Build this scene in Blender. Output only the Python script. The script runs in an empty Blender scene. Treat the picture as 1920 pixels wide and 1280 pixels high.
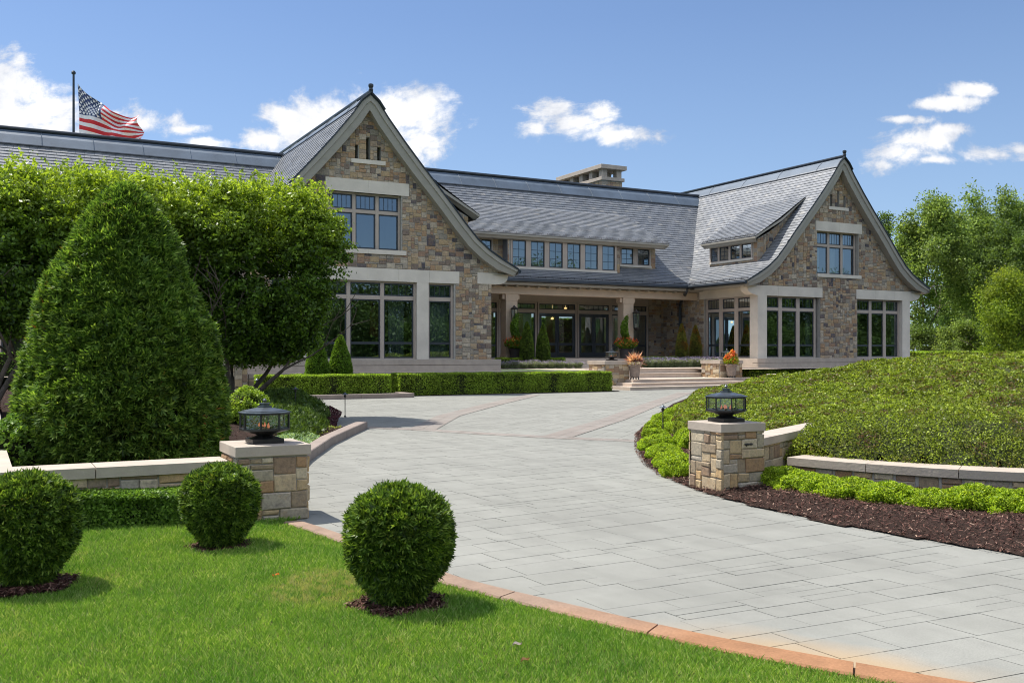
import bpy, math, random
import numpy as np
from math import radians, sin, cos, pi
from mathutils import Vector
from mathutils.geometry import tessellate_polygon
rng = np.random.default_rng(7)
random.seed(7)
sc = bpy.context.scene
COL = sc.collection
# ---------------------------------------------------------------- camera, sky, sun, exposure
FPX, HOR, CH = 1802.0, 661.0, 1.6
TH = radians(61.54)
FW = np.array([cos(TH), sin(TH)]); RT = np.array([sin(TH), -cos(TH)])
cam = bpy.data.cameras.new('camera'); camo = bpy.data.objects.new('camera', cam); COL.objects.link(camo)
cam.sensor_width = 36; cam.lens = FPX/1920*36; cam.shift_y = (HOR-640)/1920
cam.clip_start = .1; cam.clip_end = 3000
camo.location = (0, 0, CH); camo.rotation_euler = (radians(90), 0, TH-radians(90))
sc.camera = camo
SUN_EL = 61.0; SD = np.array([-.56, .83]); SD = SD/np.hypot(*SD)
sun = bpy.data.lights.new('sun', 'SUN'); sun.energy = 4.0; sun.angle = radians(.5); sun.color = (1, .95, .87)
suno = bpy.data.objects.new('sun', sun); COL.objects.link(suno)
sv = Vector((SD[0]*cos(radians(SUN_EL)), SD[1]*cos(radians(SUN_EL)), sin(radians(SUN_EL))))
suno.rotation_euler = sv.to_track_quat('Z', 'Y').to_euler(); suno.location = (0, 0, 60)
sc.view_settings.view_transform = 'Standard'; sc.view_settings.look = 'None'
sc.view_settings.exposure = 0.8; sc.view_settings.gamma = 1
sc.cycles.max_bounces = 7; sc.cycles.transparent_max_bounces = 8; sc.cycles.diffuse_bounces = 3
sc.cycles.glossy_bounces = 3; sc.cycles.transmission_bounces = 4; sc.cycles.use_denoising = True; sc.cycles.pixel_filter_type = 'BLACKMAN_HARRIS'; sc.cycles.filter_width = 1.05
sc.cycles.caustics_reflective = False; sc.cycles.caustics_refractive = False

class NT:
    def __init__(s, nt): s.nt = nt
    def n(s, t, **kw):
        nd = s.nt.nodes.new(t)
        for k, v in kw.items():
            if k.startswith('i_'):
                key = k[2:]; key = int(key) if key.isdigit() else key.replace('_', ' ')
                if hasattr(v, 'is_output'): s.nt.links.new(v, nd.inputs[key])
                else: nd.inputs[key].default_value = v
            else: setattr(nd, k, v)
        return nd
    def l(s, a, b): s.nt.links.new(a, b)
    def math(s, op, a, b=0.0, c=None, clamp=False):
        nd = s.nt.nodes.new('ShaderNodeMath'); nd.operation = op; nd.use_clamp = clamp
        for i, v in enumerate((a, b, c)):
            if v is None: continue
            if hasattr(v, 'is_output'): s.nt.links.new(v, nd.inputs[i])
            else: nd.inputs[i].default_value = v
        return nd.outputs[0]
    def vm(s, op, a, b=None):
        nd = s.nt.nodes.new('ShaderNodeVectorMath'); nd.operation = op
        for i, v in enumerate((a, b)):
            if v is None: continue
            if hasattr(v, 'is_output'): s.nt.links.new(v, nd.inputs[i])
            else: nd.inputs[i].default_value = v
        return nd
    def ramp(s, fac, stops, mode='LINEAR'):
        nd = s.nt.nodes.new('ShaderNodeValToRGB'); cr = nd.color_ramp; cr.interpolation = mode
        while len(cr.elements) < len(stops): cr.elements.new(.5)
        for e, (p, c) in zip(cr.elements, stops):
            e.position = p; e.color = (c[0], c[1], c[2], 1) if hasattr(c, '__len__') else (c, c, c, 1)
        s.nt.links.new(fac, nd.inputs[0]); return nd.outputs[0]
    def mix(s, f, a, b, mode='MIX'):
        nd = s.nt.nodes.new('ShaderNodeMix'); nd.data_type = 'RGBA'; nd.blend_type = mode
        for i, v in ((0, f), (6, a), (7, b)):
            if hasattr(v, 'is_output'): s.nt.links.new(v, nd.inputs[i])
            elif i == 0: nd.inputs[0].default_value = v
            else: nd.inputs[i].default_value = (v[0], v[1], v[2], 1)
        return nd.outputs[2]
    def noise(s, scale, vec=None, detail=3, rough=.55, dist=0):
        nd = s.nt.nodes.new('ShaderNodeTexNoise'); nd.inputs['Scale'].default_value = scale
        nd.inputs['Detail'].default_value = detail; nd.inputs['Roughness'].default_value = rough
        nd.inputs['Distortion'].default_value = dist
        if vec is not None: s.nt.links.new(vec, nd.inputs['Vector'])
        return nd.outputs[0]

# world: Nishita sky with cumulus clouds placed by direction
w = bpy.data.worlds.new('World'); sc.world = w; w.use_nodes = True
w.node_tree.nodes.clear(); N = NT(w.node_tree)
sky = N.n('ShaderNodeTexSky', sky_type='NISHITA', sun_disc=False, sun_elevation=radians(SUN_EL), sun_rotation=math.atan2(SD[0], SD[1]), altitude=200, air_density=1.0, dust_density=.5, ozone_density=1.6)
tc = N.n('ShaderNodeTexCoord').outputs['Generated']
dF = N.vm('DOT_PRODUCT', tc, (FW[0], FW[1], 0)).outputs['Value']
dR = N.vm('DOT_PRODUCT', tc, (RT[0], RT[1], 0)).outputs['Value']
sep = N.n('ShaderNodeSeparateXYZ', i_0=tc)
dFc = N.math('MAXIMUM', dF, .08)
uu = N.math('DIVIDE', dR, dFc); vv = N.math('DIVIDE', sep.outputs[2], dFc)
uv = N.n('ShaderNodeCombineXYZ', i_0=uu, i_1=vv).outputs[0]
CL = [(640,225,100,50),(800,235,60,50),(560,240,60,30),(1700,225,60,10),(1790,190,60,10),(1750,300,50,10),(20,165,75,60),(90,205,100,55),(-30,210,90,70),(200,240,70,42),(272,232,62,32),(345,243,50,14),(385,268,60,14),(640,205,58,50),(700,190,60,35),(765,225,78,55),(700,270,110,42),(590,245,60,38),(522,214,42,22),(490,262,50,22),(800,260,40,38),(1040,205,52,24),(1075,232,82,30),(1140,252,66,24),(1130,210,50,22),(1005,242,30,20),
      (1825,168,42,16),(1760,198,66,12),(1700,222,50,9),(1720,258,75,24),(1680,290,70,28),(1780,244,60,14),(1860,290,70,18),(1910,280,50,16),(1650,308,40,22)]
acc = None
for (cx, cy, rx, ry) in CL:
    a = N.vm('SUBTRACT', uv, ((cx-960)/FPX, (HOR-cy)/FPX, 0)).outputs[0]
    a = N.vm('MULTIPLY', a, (FPX/(rx*1.15), FPX/(ry*1.15), 0)).outputs[0]
    a = N.vm('LENGTH', a).outputs['Value']
    acc = a if acc is None else N.math('SMOOTH_MIN', acc, a, .35)
n1 = N.noise(8, N.vm('MULTIPLY', uv, (1, 1.9, 1)).outputs[0], 9, .66, .5)
n2 = N.noise(42, uv, 5, .6)
base = N.math('SUBTRACT', 1.05, acc)
den = N.math('ADD', base, N.math('MULTIPLY', N.math('SUBTRACT', n1, .5), 3.4))
den = N.math('ADD', den, N.math('MULTIPLY', N.math('SUBTRACT', n2, .5), 1.5))
mask = N.ramp(den, [(.0, 0), (.75, 1)], 'EASE')
front = N.ramp(dF, [(.08, 0), (.2, 1)])
# out of view: clouds added as bright white fill for the shaded facade
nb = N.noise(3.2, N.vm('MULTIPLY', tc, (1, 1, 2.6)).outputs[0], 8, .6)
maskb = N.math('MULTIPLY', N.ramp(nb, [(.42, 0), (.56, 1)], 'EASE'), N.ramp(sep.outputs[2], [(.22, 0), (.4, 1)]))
elev = N.ramp(sep.outputs[2], [(.02, 0), (.08, 1)])
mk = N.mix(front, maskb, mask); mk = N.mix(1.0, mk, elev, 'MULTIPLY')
shade = N.ramp(N.math('ADD', N.noise(14, N.vm('ADD', uv, (.012, .02, 0)).outputs[0], 5, .6), N.math('MULTIPLY', den, .22)), [(.36, (3.7, 4.05, 4.75)), (.74, (7.3, 7.3, 7.4))])
skc = N.mix(1.0, sky.outputs[0], (.54, .61, .735), 'MULTIPLY')
haze = N.ramp(sep.outputs[2], [(0, .5), (.33, 0.12)])
skc = N.mix(haze, skc, (2.65, 3.7, 5.1))
shade = N.mix(1.0, shade, N.mix(front, (2.2, 2.13, 2.02), (.84, .84, .84)), 'MULTIPLY')  # unseen clouds boosted to act as fill light, visible ones slightly dimmed
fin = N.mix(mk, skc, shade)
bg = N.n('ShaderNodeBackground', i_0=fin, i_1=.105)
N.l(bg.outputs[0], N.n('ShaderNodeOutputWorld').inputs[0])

# ---------------------------------------------------------------- materials
def newmat(name):
    m = bpy.data.materials.new(name); m.use_nodes = True; m.node_tree.nodes.clear()
    return m, NT(m.node_tree)
def finish(N, col, rough=.7, bump=None, bstr=.3, bdist=.02, spec=.4, metal=0.0, emis=None, trans=0.0, tcol=None):
    p = N.n('ShaderNodeBsdfPrincipled')
    for k, v in (('Base Color', col), ('Roughness', rough), ('Metallic', metal), ('Specular IOR Level', spec)):
        if hasattr(v, 'is_output'): N.l(v, p.inputs[k])
        elif k == 'Base Color': p.inputs[k].default_value = (v[0], v[1], v[2], 1)
        else: p.inputs[k].default_value = v
    if emis:
        p.inputs['Emission Color'].default_value = (*emis[0], 1); p.inputs['Emission Strength'].default_value = emis[1]
    if bump is not None:
        b = N.n('ShaderNodeBump', i_Height=bump, i_Strength=bstr, i_Distance=bdist); N.l(b.outputs[0], p.inputs['Normal'])
    out = N.n('ShaderNodeOutputMaterial'); sh = p.outputs[0]
    if trans:
        t = N.n('ShaderNodeBsdfTranslucent')
        if tcol is not None: N.l(tcol, t.inputs[0])
        sh = N.n('ShaderNodeMixShader', i_0=trans, i_1=sh, i_2=t.outputs[0]).outputs[0]
    N.l(sh, out.inputs[0]); return p
def obco(N): return N.n('ShaderNodeTexCoord').outputs['Object']
def rnd(N): return N.n('ShaderNodeNewGeometry').outputs['Random Per Island']

def m_plain(name, col, rough=.6, var=.15, nscale=8, bstr=.15, spec=.4, metal=0, bdist=.01):
    m, N = newmat(name); co = obco(N)
    n = N.noise(nscale, co, 5, .6); n2 = N.noise(nscale*9, co, 3)
    f = N.ramp(n, [(.3, 1-var), (.7, 1+var)])
    c = N.mix(1.0, col, f, 'MULTIPLY')
    finish(N, c, rough, n2, bstr, bdist, spec, metal); return m
def m_stone(name, stops, bscale=1.0, moss=0.0):
    m, N = newmat(name); co = obco(N); r = rnd(N)
    c = N.ramp(r, stops, 'CONSTANT')
    n1 = N.noise(3.5*bscale, co, 6, .65, .4); n2 = N.noise(14*bscale, co, 6, .7); n3 = N.noise(55*bscale, co, 3)
    c = N.mix(1.0, c, N.ramp(n2, [(.25, (.55, .55, .57)), (.52, 1), (.78, (1.35, 1.28, 1.16))]), 'MULTIPLY')
    c = N.mix(N.ramp(n1, [(.55, 0), (.75, .55)]), c, (.36, .22, .11))
    c = N.mix(N.ramp(N.noise(5*bscale, N.vm('ADD', co, (7, 3, 1)).outputs[0], 5, .6), [(.58, 0), (.72, .5)]), c, (.15, .13, .12))
    h = N.math('ADD', N.math('MULTIPLY', n2, .8), N.math('MULTIPLY', n3, .3))
    finish(N, c, .85, h, .55, .03/bscale, .25); return m
STN = [(0,(.44,.33,.215)),(.10,(.35,.30,.235)),(.22,(.38,.25,.15)),(.32,(.22,.17,.135)),(.40,(.46,.385,.29)),(.52,(.36,.275,.195)),(.60,(.15,.125,.12)),(.64,(.42,.31,.185)),(.76,(.30,.265,.215)),(.86,(.32,.21,.145)),(.92,(.49,.42,.32)),(.975,(.10,.09,.10))]
STN2 = [(0,(.47,.37,.24)),(.12,(.36,.31,.23)),(.24,(.48,.33,.17)),(.36,(.30,.235,.16)),(.46,(.45,.34,.20)),(.58,(.40,.35,.28)),(.68,(.27,.19,.13)),(.78,(.50,.42,.30)),(.90,(.34,.215,.12))]
M = {}
M['stone'] = m_stone('fieldstone', STN)
M['stone_near'] = m_stone('fieldstone_garden', STN2, 2.2)
M['mortar'] = m_plain('mortar', (.38,.36,.32), .9, .12, 6, .3)
M['lime'] = m_plain('limestone', (.65,.59,.50), .75, .1, 1.3, .25)
M['limec'] = m_plain('limestone_cap', (.41,.35,.29), .75, .12, 3, .35)
M['pinkstone'] = m_plain('step_stone', (.50,.415,.34), .7, .1, 2.5, .2)
M['trim'] = m_plain('painted_trim', (.33,.31,.265), .55, .06, 2, .08)
M['frame'] = m_plain('window_surround', (.44,.37,.31), .6, .06, 2, .08)
M['sash'] = m_plain('dark_sash', (.035,.042,.052), .35, .1, 3, .05, .5)
M['porch'] = m_plain('porch_limestone', (.50,.40,.30), .75, .1, 1.3, .25)
M['metal'] = m_plain('dark_bronze', (.05,.048,.048), .42, .2, 10, .1, .5, .6)
M['metalroof'] = m_plain('lantern_roof_metal', (.11,.125,.14), .38, .2, 14, .1, .5, .7)
M['zinc'] = m_plain('ridge_zinc', (.095,.125,.165), .6, .2, .8, .05, .4, .1)
M['zincd'] = m_plain('ridge_dark', (.03,.038,.047), .35, .2, 2, .05, .5, .3)
M['int'] = m_plain('interior_plaster', (.55,.50,.42), .9, .1, .5, 0)
M['intd'] = m_plain('interior_floor', (.12,.08,.05), .5, .1, .5, 0)
M['curtain'] = m_plain('curtain_cloth', (.30,.36,.36), .9, .1, 3, .1)
M['wood'] = m_plain('wood_panel', (.34,.19,.07), .5, .2, 3, .1)
M['bark'] = m_plain('bark', (.13,.105,.085), .9, .35, 9, .8, .2, 0, .03)
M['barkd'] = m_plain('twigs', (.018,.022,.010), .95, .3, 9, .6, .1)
M['stems'] = m_plain('leafy_stems', (.045,.055,.02), .95, .4, 9, .6, .1)
M['soil'] = m_plain('soil', (.035,.022,.017), .95, .3, 5, .8, .1, 0, .03)
M['pot'] = m_plain('stone_planter', (.25,.20,.165), .85, .25, 12, .4)
M['potd'] = m_plain('dark_planter', (.05,.045,.045), .7, .2, 8, .2)
def m_slate(name, stops, rough=.42):
    m, N = newmat(name); co = obco(N); r = rnd(N)
    c = N.ramp(r, stops)
    big = N.noise(.55, co, 4, .6)
    c = N.mix(1.0, c, N.ramp(big, [(.3, .93), (.7, 1.07)]), 'MULTIPLY')
    c = N.mix(N.ramp(N.noise(1.3, co, 5, .7), [(.60, 0), (.74, .25)]), c, (.20,.15,.10))
    n = N.noise(22, N.vm('MULTIPLY', co, (1, 1, .5)).outputs[0], 4, .6)
    finish(N, c, N.ramp(N.noise(3, co), [(.3, rough-.08), (.7, rough+.12)]), n, .35, .01, .55); return m
SLT = [(0,(.14,.15,.165)),(.3,(.168,.178,.195)),(.6,(.19,.198,.21)),(.8,(.175,.185,.20)),(.95,(.21,.215,.22)),(1,(.25,.245,.235))]
M['slate'] = m_slate('roof_slate', SLT)
def m_paver(name, stops):
    m, N = newmat(name); co = obco(N); r = rnd(N)
    c = N.ramp(r, stops)
    c = N.mix(1.0, c, N.ramp(N.noise(.45, co, 5, .65), [(.3, .89), (.7, 1.07)]), 'MULTIPLY')
    c = N.mix(1.0, c, N.ramp(N.noise(1.0, N.vm('MULTIPLY', co, (2.6, .5, 1)).outputs[0], 5, .65, .6), [(.3, .91), (.65, 1.05)]), 'MULTIPLY')
    c = N.mix(N.ramp(N.noise(7, co, 4, .7), [(.66, 0), (.78, .35)]), c, (.17,.165,.14))
    n = N.noise(110, co, 3, .7); c = N.mix(1.0, c, N.ramp(n, [(.25, .74), (.75, 1.22)]), 'MULTIPLY')
    c = N.mix(1.0, c, N.ramp(N.noise(2.6, co, 5, .65), [(.3, .92), (.7, 1.06)]), 'MULTIPLY')
    # rusty run-off stain that follows the brown kerb
    sp = N.n('ShaderNodeSeparateXYZ', i_0=co)
    d = N.math('SUBTRACT', sp.outputs[0], N.math('MULTIPLY_ADD', sp.outputs[1], -.44, 5.47))
    st = N.math('MULTIPLY', N.ramp(N.math('ADD', d, N.math('MULTIPLY', N.math('SUBTRACT', N.noise(1.6, co, 3), .5), .5)), [(.0, .6), (.36, 0)]),
                N.ramp(N.math('MULTIPLY', sp.outputs[1], .1), [(.28, 0), (.33, 1), (.40, .9), (.47, 0)]))
    c = N.mix(st, c, (.40,.26,.12))
    finish(N, c, .8, n, .35, .004, .3); return m
M['paver'] = m_paver('granite_paver', [(0,(.232,.231,.206)),(.5,(.24,.24,.214)),(1,(.248,.247,.221))])
M['paverr'] = m_paver('rose_paver', [(0,(.235,.205,.18)),(.5,(.25,.22,.195)),(1,(.255,.235,.21))])
M['joint'] = m_plain('paver_joint', (.17,.17,.155), .9, .2, 5, .2)
M['kerb'] = m_plain('brown_kerb', (.36,.225,.145), .8, .22, 3.2, .3)
M['kerbg'] = m_plain('grey_kerb', (.26,.21,.18), .8, .15, 3.2, .3)
def m_leaf(name, cols, trans=.3, clump=1.2, rough=.45, top=None, spec=.35, csc=(.72, 1.25), var=None):
    m, N = newmat(name); co = obco(N); r = rnd(N)
    cols = [tuple(min(.8, q*g) for q, g in zip(k, (1.5, 1.46, 1.4))) for k in cols]
    cols[0] = tuple(q*.55 for q in cols[0]); cols[-1] = tuple(min(.8, q*1.2) for q in cols[-1])
    c = N.ramp(r, [(i/(len(cols)-1), k) for i, k in enumerate(cols)])
    c = N.mix(1.0, c, N.ramp(N.noise(clump, co, 3), [(.3, csc[0]), (.7, csc[1])]), 'MULTIPLY')
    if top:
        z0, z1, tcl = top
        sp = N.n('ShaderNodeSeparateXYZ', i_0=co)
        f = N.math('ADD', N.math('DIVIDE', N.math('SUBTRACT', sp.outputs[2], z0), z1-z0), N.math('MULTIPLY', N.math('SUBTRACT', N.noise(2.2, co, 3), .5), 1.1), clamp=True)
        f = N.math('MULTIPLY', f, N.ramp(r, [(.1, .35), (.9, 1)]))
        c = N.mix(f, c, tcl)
    if var:   # dry or reddish tips on some leaves
        c = N.mix(N.math('MULTIPLY', N.ramp(r, [(var[1]-.002, 0), (var[1], 1)]), N.ramp(N.noise(var[2], co, 2), [(.5, 0), (.62, 1)])), c, var[0])
    tcl2 = N.mix(1.0, c, (1.5, 1.5, .7), 'MULTIPLY')
    finish(N, c, rough, None, spec=spec*.6, trans=trans+.08, tcol=tcl2); return m
M['thuja'] = m_leaf('thuja_foliage', [(.020,.045,.009),(.046,.090,.013),(.080,.138,.020),(.160,.225,.038)], .2, 9, csc=(.65, 1.3), var=((.20,.085,.03), .985, 1.5))
M['thuja_big'] = m_leaf('thuja_big_foliage', [(.024,.052,.010),(.054,.108,.017),(.090,.158,.026),(.165,.235,.048)], .25, 5, csc=(.6, 1.35), var=((.24,.10,.03), .985, .8))
M['thuja_rust'] = m_leaf('thuja_rust_foliage', [(.06,.10,.02),(.10,.14,.025),(.15,.17,.03),(.26,.16,.05)], .25, 2.5, var=((.36,.13,.03), .45, 2.0))
M['box'] = m_leaf('boxwood', [(.050,.100,.014),(.085,.155,.020),(.125,.215,.028)], .3, 3)
M['hedge'] = m_leaf('hedge_leaf', [(.09,.15,.02),(.16,.24,.03),(.25,.34,.05)], .35, 1.5)
M['hedge_near'] = m_leaf('hedge_near_leaf', [(.05,.105,.016),(.085,.16,.024),(.14,.23,.04)], .3, 3)
M['spirea'] = m_leaf('spirea_leaf', [(.11,.19,.012),(.19,.28,.020),(.29,.36,.03)], .34, 5, .5)
M['mound'] = m_leaf('groundcover_leaf', [(.062,.092,.014),(.11,.15,.018),(.16,.21,.024),(.23,.28,.04)], .25, 4, .42, csc=(.6, 1.3), var=((.15,.095,.055), .55, 2.2))
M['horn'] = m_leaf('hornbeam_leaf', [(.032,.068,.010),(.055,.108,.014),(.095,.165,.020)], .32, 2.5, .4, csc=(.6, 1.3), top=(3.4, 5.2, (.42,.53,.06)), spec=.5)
M['treeA'] = m_leaf('tree_leaf_a', [(.075,.12,.03),(.12,.18,.04),(.20,.26,.07)], .3, .5)
M['treeB'] = m_leaf('tree_leaf_b', [(.045,.08,.02),(.07,.11,.025),(.10,.15,.035)], .3, .5)
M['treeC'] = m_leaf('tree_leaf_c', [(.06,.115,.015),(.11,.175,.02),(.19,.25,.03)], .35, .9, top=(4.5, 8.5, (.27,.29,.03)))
M['wood_leaf'] = m_leaf('woodland_leaf', [(.03,.06,.015),(.05,.09,.02),(.08,.13,.03)], .2, .3)
M['juniper'] = m_leaf('juniper_leaf', [(.025,.050,.012),(.045,.080,.016),(.07,.11,.02)], .2, 3)
M['bluegreen'] = m_leaf('silver_sedge', [(.12,.20,.11),(.19,.28,.15),(.27,.36,.20)], .25, 3)
M['limecover'] = m_leaf('lime_cover', [(.10,.15,.03),(.17,.23,.04),(.27,.28,.06)], .25, 4, var=((.32,.16,.08), .8, 4))
M['purple'] = m_leaf('purple_leaf', [(.03,.012,.016),(.055,.02,.028),(.08,.03,.035)], .15, 4)
M['lavl'] = m_leaf('lavender_leaf', [(.09,.13,.07),(.14,.18,.10),(.20,.24,.15)], .2, 4)
M['lavf'] = m_leaf('lavender_bloom', [(.16,.13,.28),(.24,.20,.38),(.34,.29,.48)], .2, 4)
M['redf'] = m_leaf('red_flower', [(.36,.03,.02),(.50,.08,.03),(.50,.20,.05)], .3, 6)
M['pinkf'] = m_leaf('pink_plume', [(.30,.10,.08),(.50,.24,.18),(.62,.38,.30)], .3, 6)
M['yelf'] = m_leaf('yellow_flower', [(.65,.5,.2),(.75,.68,.42),(.30,.18,.40)], .3, 6)
def m_grass():
    m, N = newmat('lawn_blades'); co = obco(N); r = rnd(N)
    c = N.ramp(r, [(0,(.095,.215,.03)),(.4,(.175,.325,.045)),(.8,(.27,.42,.08)),(1,(.46,.52,.22))])
    c = N.mix(1.0, c, N.ramp(N.noise(1.6, co, 4, .6), [(.3, (.68,.80,.75)), (.7, (1.3,1.16,1.1))]), 'MULTIPLY')
    d1 = N.vm('DISTANCE', co, (2.0, 6.2, 0)).outputs['Value']
    dn = N.math('ADD', d1, N.math('MULTIPLY', N.noise(4, co, 4, .7), .9))
    dry = N.math('MULTIPLY', N.ramp(dn, [(.78, .8), (1.22, 0)]), N.ramp(N.noise(14, co, 2), [(.42, 0), (.6, 1)]))
    pat = N.math('MULTIPLY', N.ramp(N.noise(2.3, N.vm('ADD', co, (3, 9, 2)).outputs[0], 4, .65), [(.58, 0), (.72, .5)]), N.ramp(r, [(.5, 0), (.52, 1)]))
    dry = N.math('MAXIMUM', dry, pat)
    c = N.mix(dry, c, (.50,.43,.20))
    finish(N, c, .5, None, spec=.2, trans=.32, tcol=N.mix(1.0, c, (1.5,1.5,.7), 'MULTIPLY')); return m
M['grass'] = m_grass()
M['lawn'] = m_plain('lawn_ground', (.075,.10,.022), .95, .35, 7, .6, .1)
M['field'] = m_plain('field_grass', (.07,.12,.022), .95, .2, .3, .4, .1)
def m_mulch():
    m, N = newmat('bark_mulch'); r = rnd(N); co = obco(N)
    c = N.ramp(r, [(0,(.035,.016,.012)),(.5,(.085,.038,.028)),(.8,(.15,.072,.054)),(.92,(.25,.15,.115)),(1,(.42,.29,.21))])
    finish(N, c, .85, None, spec=.2); return m
M['mulch'] = m_mulch()
def m_kerb():
    m, N = newmat('brown_kerb_stone'); co = obco(N); sp = N.n('ShaderNodeSeparateXYZ', i_0=co)
    f = N.ramp(N.math('ADD', N.math('MULTIPLY', sp.outputs[1], .1), N.math('MULTIPLY', N.math('SUBTRACT', N.noise(1.2, co, 3), .5), .12)), [(.42, 0), (.52, 1)])
    c = N.mix(f, (.30,.155,.08), (.27,.19,.14)); n = N.noise(60, co, 4, .7)
    c = N.mix(1.0, c, N.ramp(N.noise(5, co, 5, .6), [(.3, .82), (.7, 1.15)]), 'MULTIPLY'); c = N.mix(1.0, c, N.ramp(n, [(.3, .82), (.7, 1.15)]), 'MULTIPLY')
    finish(N, c, .85, n, .5, .006, .2); return m
M['kerb_near'] = m_kerb()
def m_glass():
    m, N = newmat('window_glass')
    fr = N.n('ShaderNodeFresnel', i_IOR=1.5).outputs[0]
    f = N.math('ADD', N.math('MULTIPLY', fr, 1.6), .17, clamp=True)
    g = N.n('ShaderNodeBsdfGlossy', i_Roughness=.01, i_Color=(.80,.92,1,1)); t = N.n('ShaderNodeBsdfTransparent', i_Color=(.62,.68,.65,1))
    co = obco(N); b = N.n('ShaderNodeBump', i_Height=N.noise(.8, co, 1), i_Strength=.05, i_Distance=.05); N.l(b.outputs[0], g.inputs['Normal'])
    N.l(N.n('ShaderNodeMixShader', i_0=f, i_1=t.outputs[0], i_2=g.outputs[0]).outputs[0], N.n('ShaderNodeOutputMaterial').inputs[0]); return m
M['glass'] = m_glass()
def m_lglass():
    m, N = newmat('seeded_glass'); co = obco(N)
    g = N.n('ShaderNodeBsdfGlossy', i_Roughness=.05, i_Color=(.9,.95,.95,1)); t = N.n('ShaderNodeBsdfTransparent', i_Color=(.84,.88,.86,1))
    b = N.n('ShaderNodeBump', i_Height=N.noise(45, co, 2), i_Strength=.5, i_Distance=.01); N.l(b.outputs[0], g.inputs['Normal'])
    N.l(N.n('ShaderNodeMixShader', i_0=.16, i_1=t.outputs[0], i_2=g.outputs[0]).outputs[0], N.n('ShaderNodeOutputMaterial').inputs[0]); return m
M['lglass'] = m_lglass()
def m_emit(name, col, s):
    m, N = newmat(name); finish(N, col, .6, emis=(col, s)); return m
M['flame'] = m_emit('flame_orange', (.8, .22, .10), .35)
M['warm'] = m_emit('warm_lamp', (1, .62, .25), 1.6)
M['red'] = m_plain('flag_red', (.55,.03,.035), .7, .05, 5, .1); M['white'] = m_plain('flag_white', (.75,.75,.75), .7, .05, 5, .1); M['blue'] = m_plain('flag_blue', (.035,.06,.16), .7, .05, 5, .1)

# ---------------------------------------------------------------- mesh helpers
class MB:
    def __init__(s): s.v = []; s.f = []; s.m = []; s.cur = 0
    def poly(s, pts):
        i = len(s.v); s.v += [tuple(p) for p in pts]; s.f.append(tuple(range(i, i+len(pts)))); s.m.append(s.cur)
    def grid(s, rows, closed=False):
        i = len(s.v); n = len(rows[0])
        for r in rows: s.v += [tuple(p) for p in r]
        for a in range(len(rows)-1):
            for b in range(n if closed else n-1):
                c = (b+1) % n
                s.f.append((i+a*n+b, i+a*n+c, i+(a+1)*n+c, i+(a+1)*n+b)); s.m.append(s.cur)
    def hexa(s, q):   # 8 corners: bottom ring 0-3, top ring 4-7
        i = len(s.v); s.v += [tuple(p) for p in q]
        for f in ((3,2,1,0),(4,5,6,7),(0,1,5,4),(1,2,6,5),(2,3,7,6),(3,0,4,7)):
            s.f.append(tuple(i+k for k in f)); s.m.append(s.cur)
    def box(s, x0, x1, y0, y1, z0, z1):
        s.hexa([(x0,y0,z0),(x1,y0,z0),(x1,y1,z0),(x0,y1,z0),(x0,y0,z1),(x1,y0,z1),(x1,y1,z1),(x0,y1,z1)])
    def fbox(s, fr, a0, a1, z0, z1, d0, d1):
        P = fr.P; s.hexa([P(a0,z0,d1),P(a1,z0,d1),P(a1,z0,d0),P(a0,z0,d0),P(a0,z1,d1),P(a1,z1,d1),P(a1,z1,d0),P(a0,z1,d0)])
    def tube(s, pts, rad, n=8, caps=True):
        pts = [Vector(p) for p in pts]; rad = rad if hasattr(rad, '__len__') else [rad]*len(pts); rows = []
        for k, p in enumerate(pts):
            t = (pts[min(k+1, len(pts)-1)]-pts[max(k-1, 0)]).normalized()
            u = t.cross(Vector((0, 0, 1))) if abs(t.z) < .95 else t.cross(Vector((1, 0, 0)))
            u.normalize(); w_ = t.cross(u)
            rows.append([p+(u*cos(2*pi*j/n)+w_*sin(2*pi*j/n))*rad[k] for j in range(n)])
        s.grid(rows, True)
        if caps: s.poly(rows[0]); s.poly(rows[-1])
    def lathe(s, prof, n=24, c=(0, 0, 0), rot=0, sq=1.0):
        rows = [[(c[0]+r*cos(2*pi*j/n+rot), c[1]+r*sin(2*pi*j/n+rot), c[2]+z) for j in range(n)] for r, z in prof]
        s.grid(rows, True)
    def build(s, name, mats, parent=None, smooth=False, bevel=0):
        me = bpy.data.meshes.new(name); me.from_pydata(s.v, [], s.f)
        mats = mats if isinstance(mats, (list, tuple)) else [mats]
        for m in mats: me.materials.append(m)
        if len(mats) > 1: me.polygons.foreach_set('material_index', s.m)
        if smooth: me.polygons.foreach_set('use_smooth', [True]*len(s.f))
        me.update(); o = bpy.data.objects.new(name, me); COL.objects.link(o)
        if parent: o.parent = parent
        if bevel:
            b = o.modifiers.new('bevel', 'BEVEL'); b.width = bevel; b.segments = 2; b.limit_method = 'ANGLE'
        return o
class Fr:
    def __init__(s, o, ax, n): s.o = Vector(o); s.ax = Vector(ax); s.n = Vector(n)
    def P(s, a, z, d=0): v = s.o+s.ax*a+s.n*d; return (v.x, v.y, v.z+z)
def tag(o, label=None, cat=None, group=None, kind=None):
    if label: o['label'] = label
    if cat: o['category'] = cat
    if group: o['group'] = group
    if kind: o['kind'] = kind
    return o
def empty(name, loc=(0, 0, 0), rz=0):
    o = bpy.data.objects.new(name, None); COL.objects.link(o); o.location = loc; o.rotation_euler = (0, 0, rz); o.empty_display_size = .2; return o
def copy_tree(o, parent=None):
    c = o.copy(); COL.objects.link(c)
    if parent: c.parent = parent
    for ch in list(o.children): copy_tree(ch, c)
    return c
def W(u, k, z=0): p = k*FW+u*RT; return (p[0], p[1], z)
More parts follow.
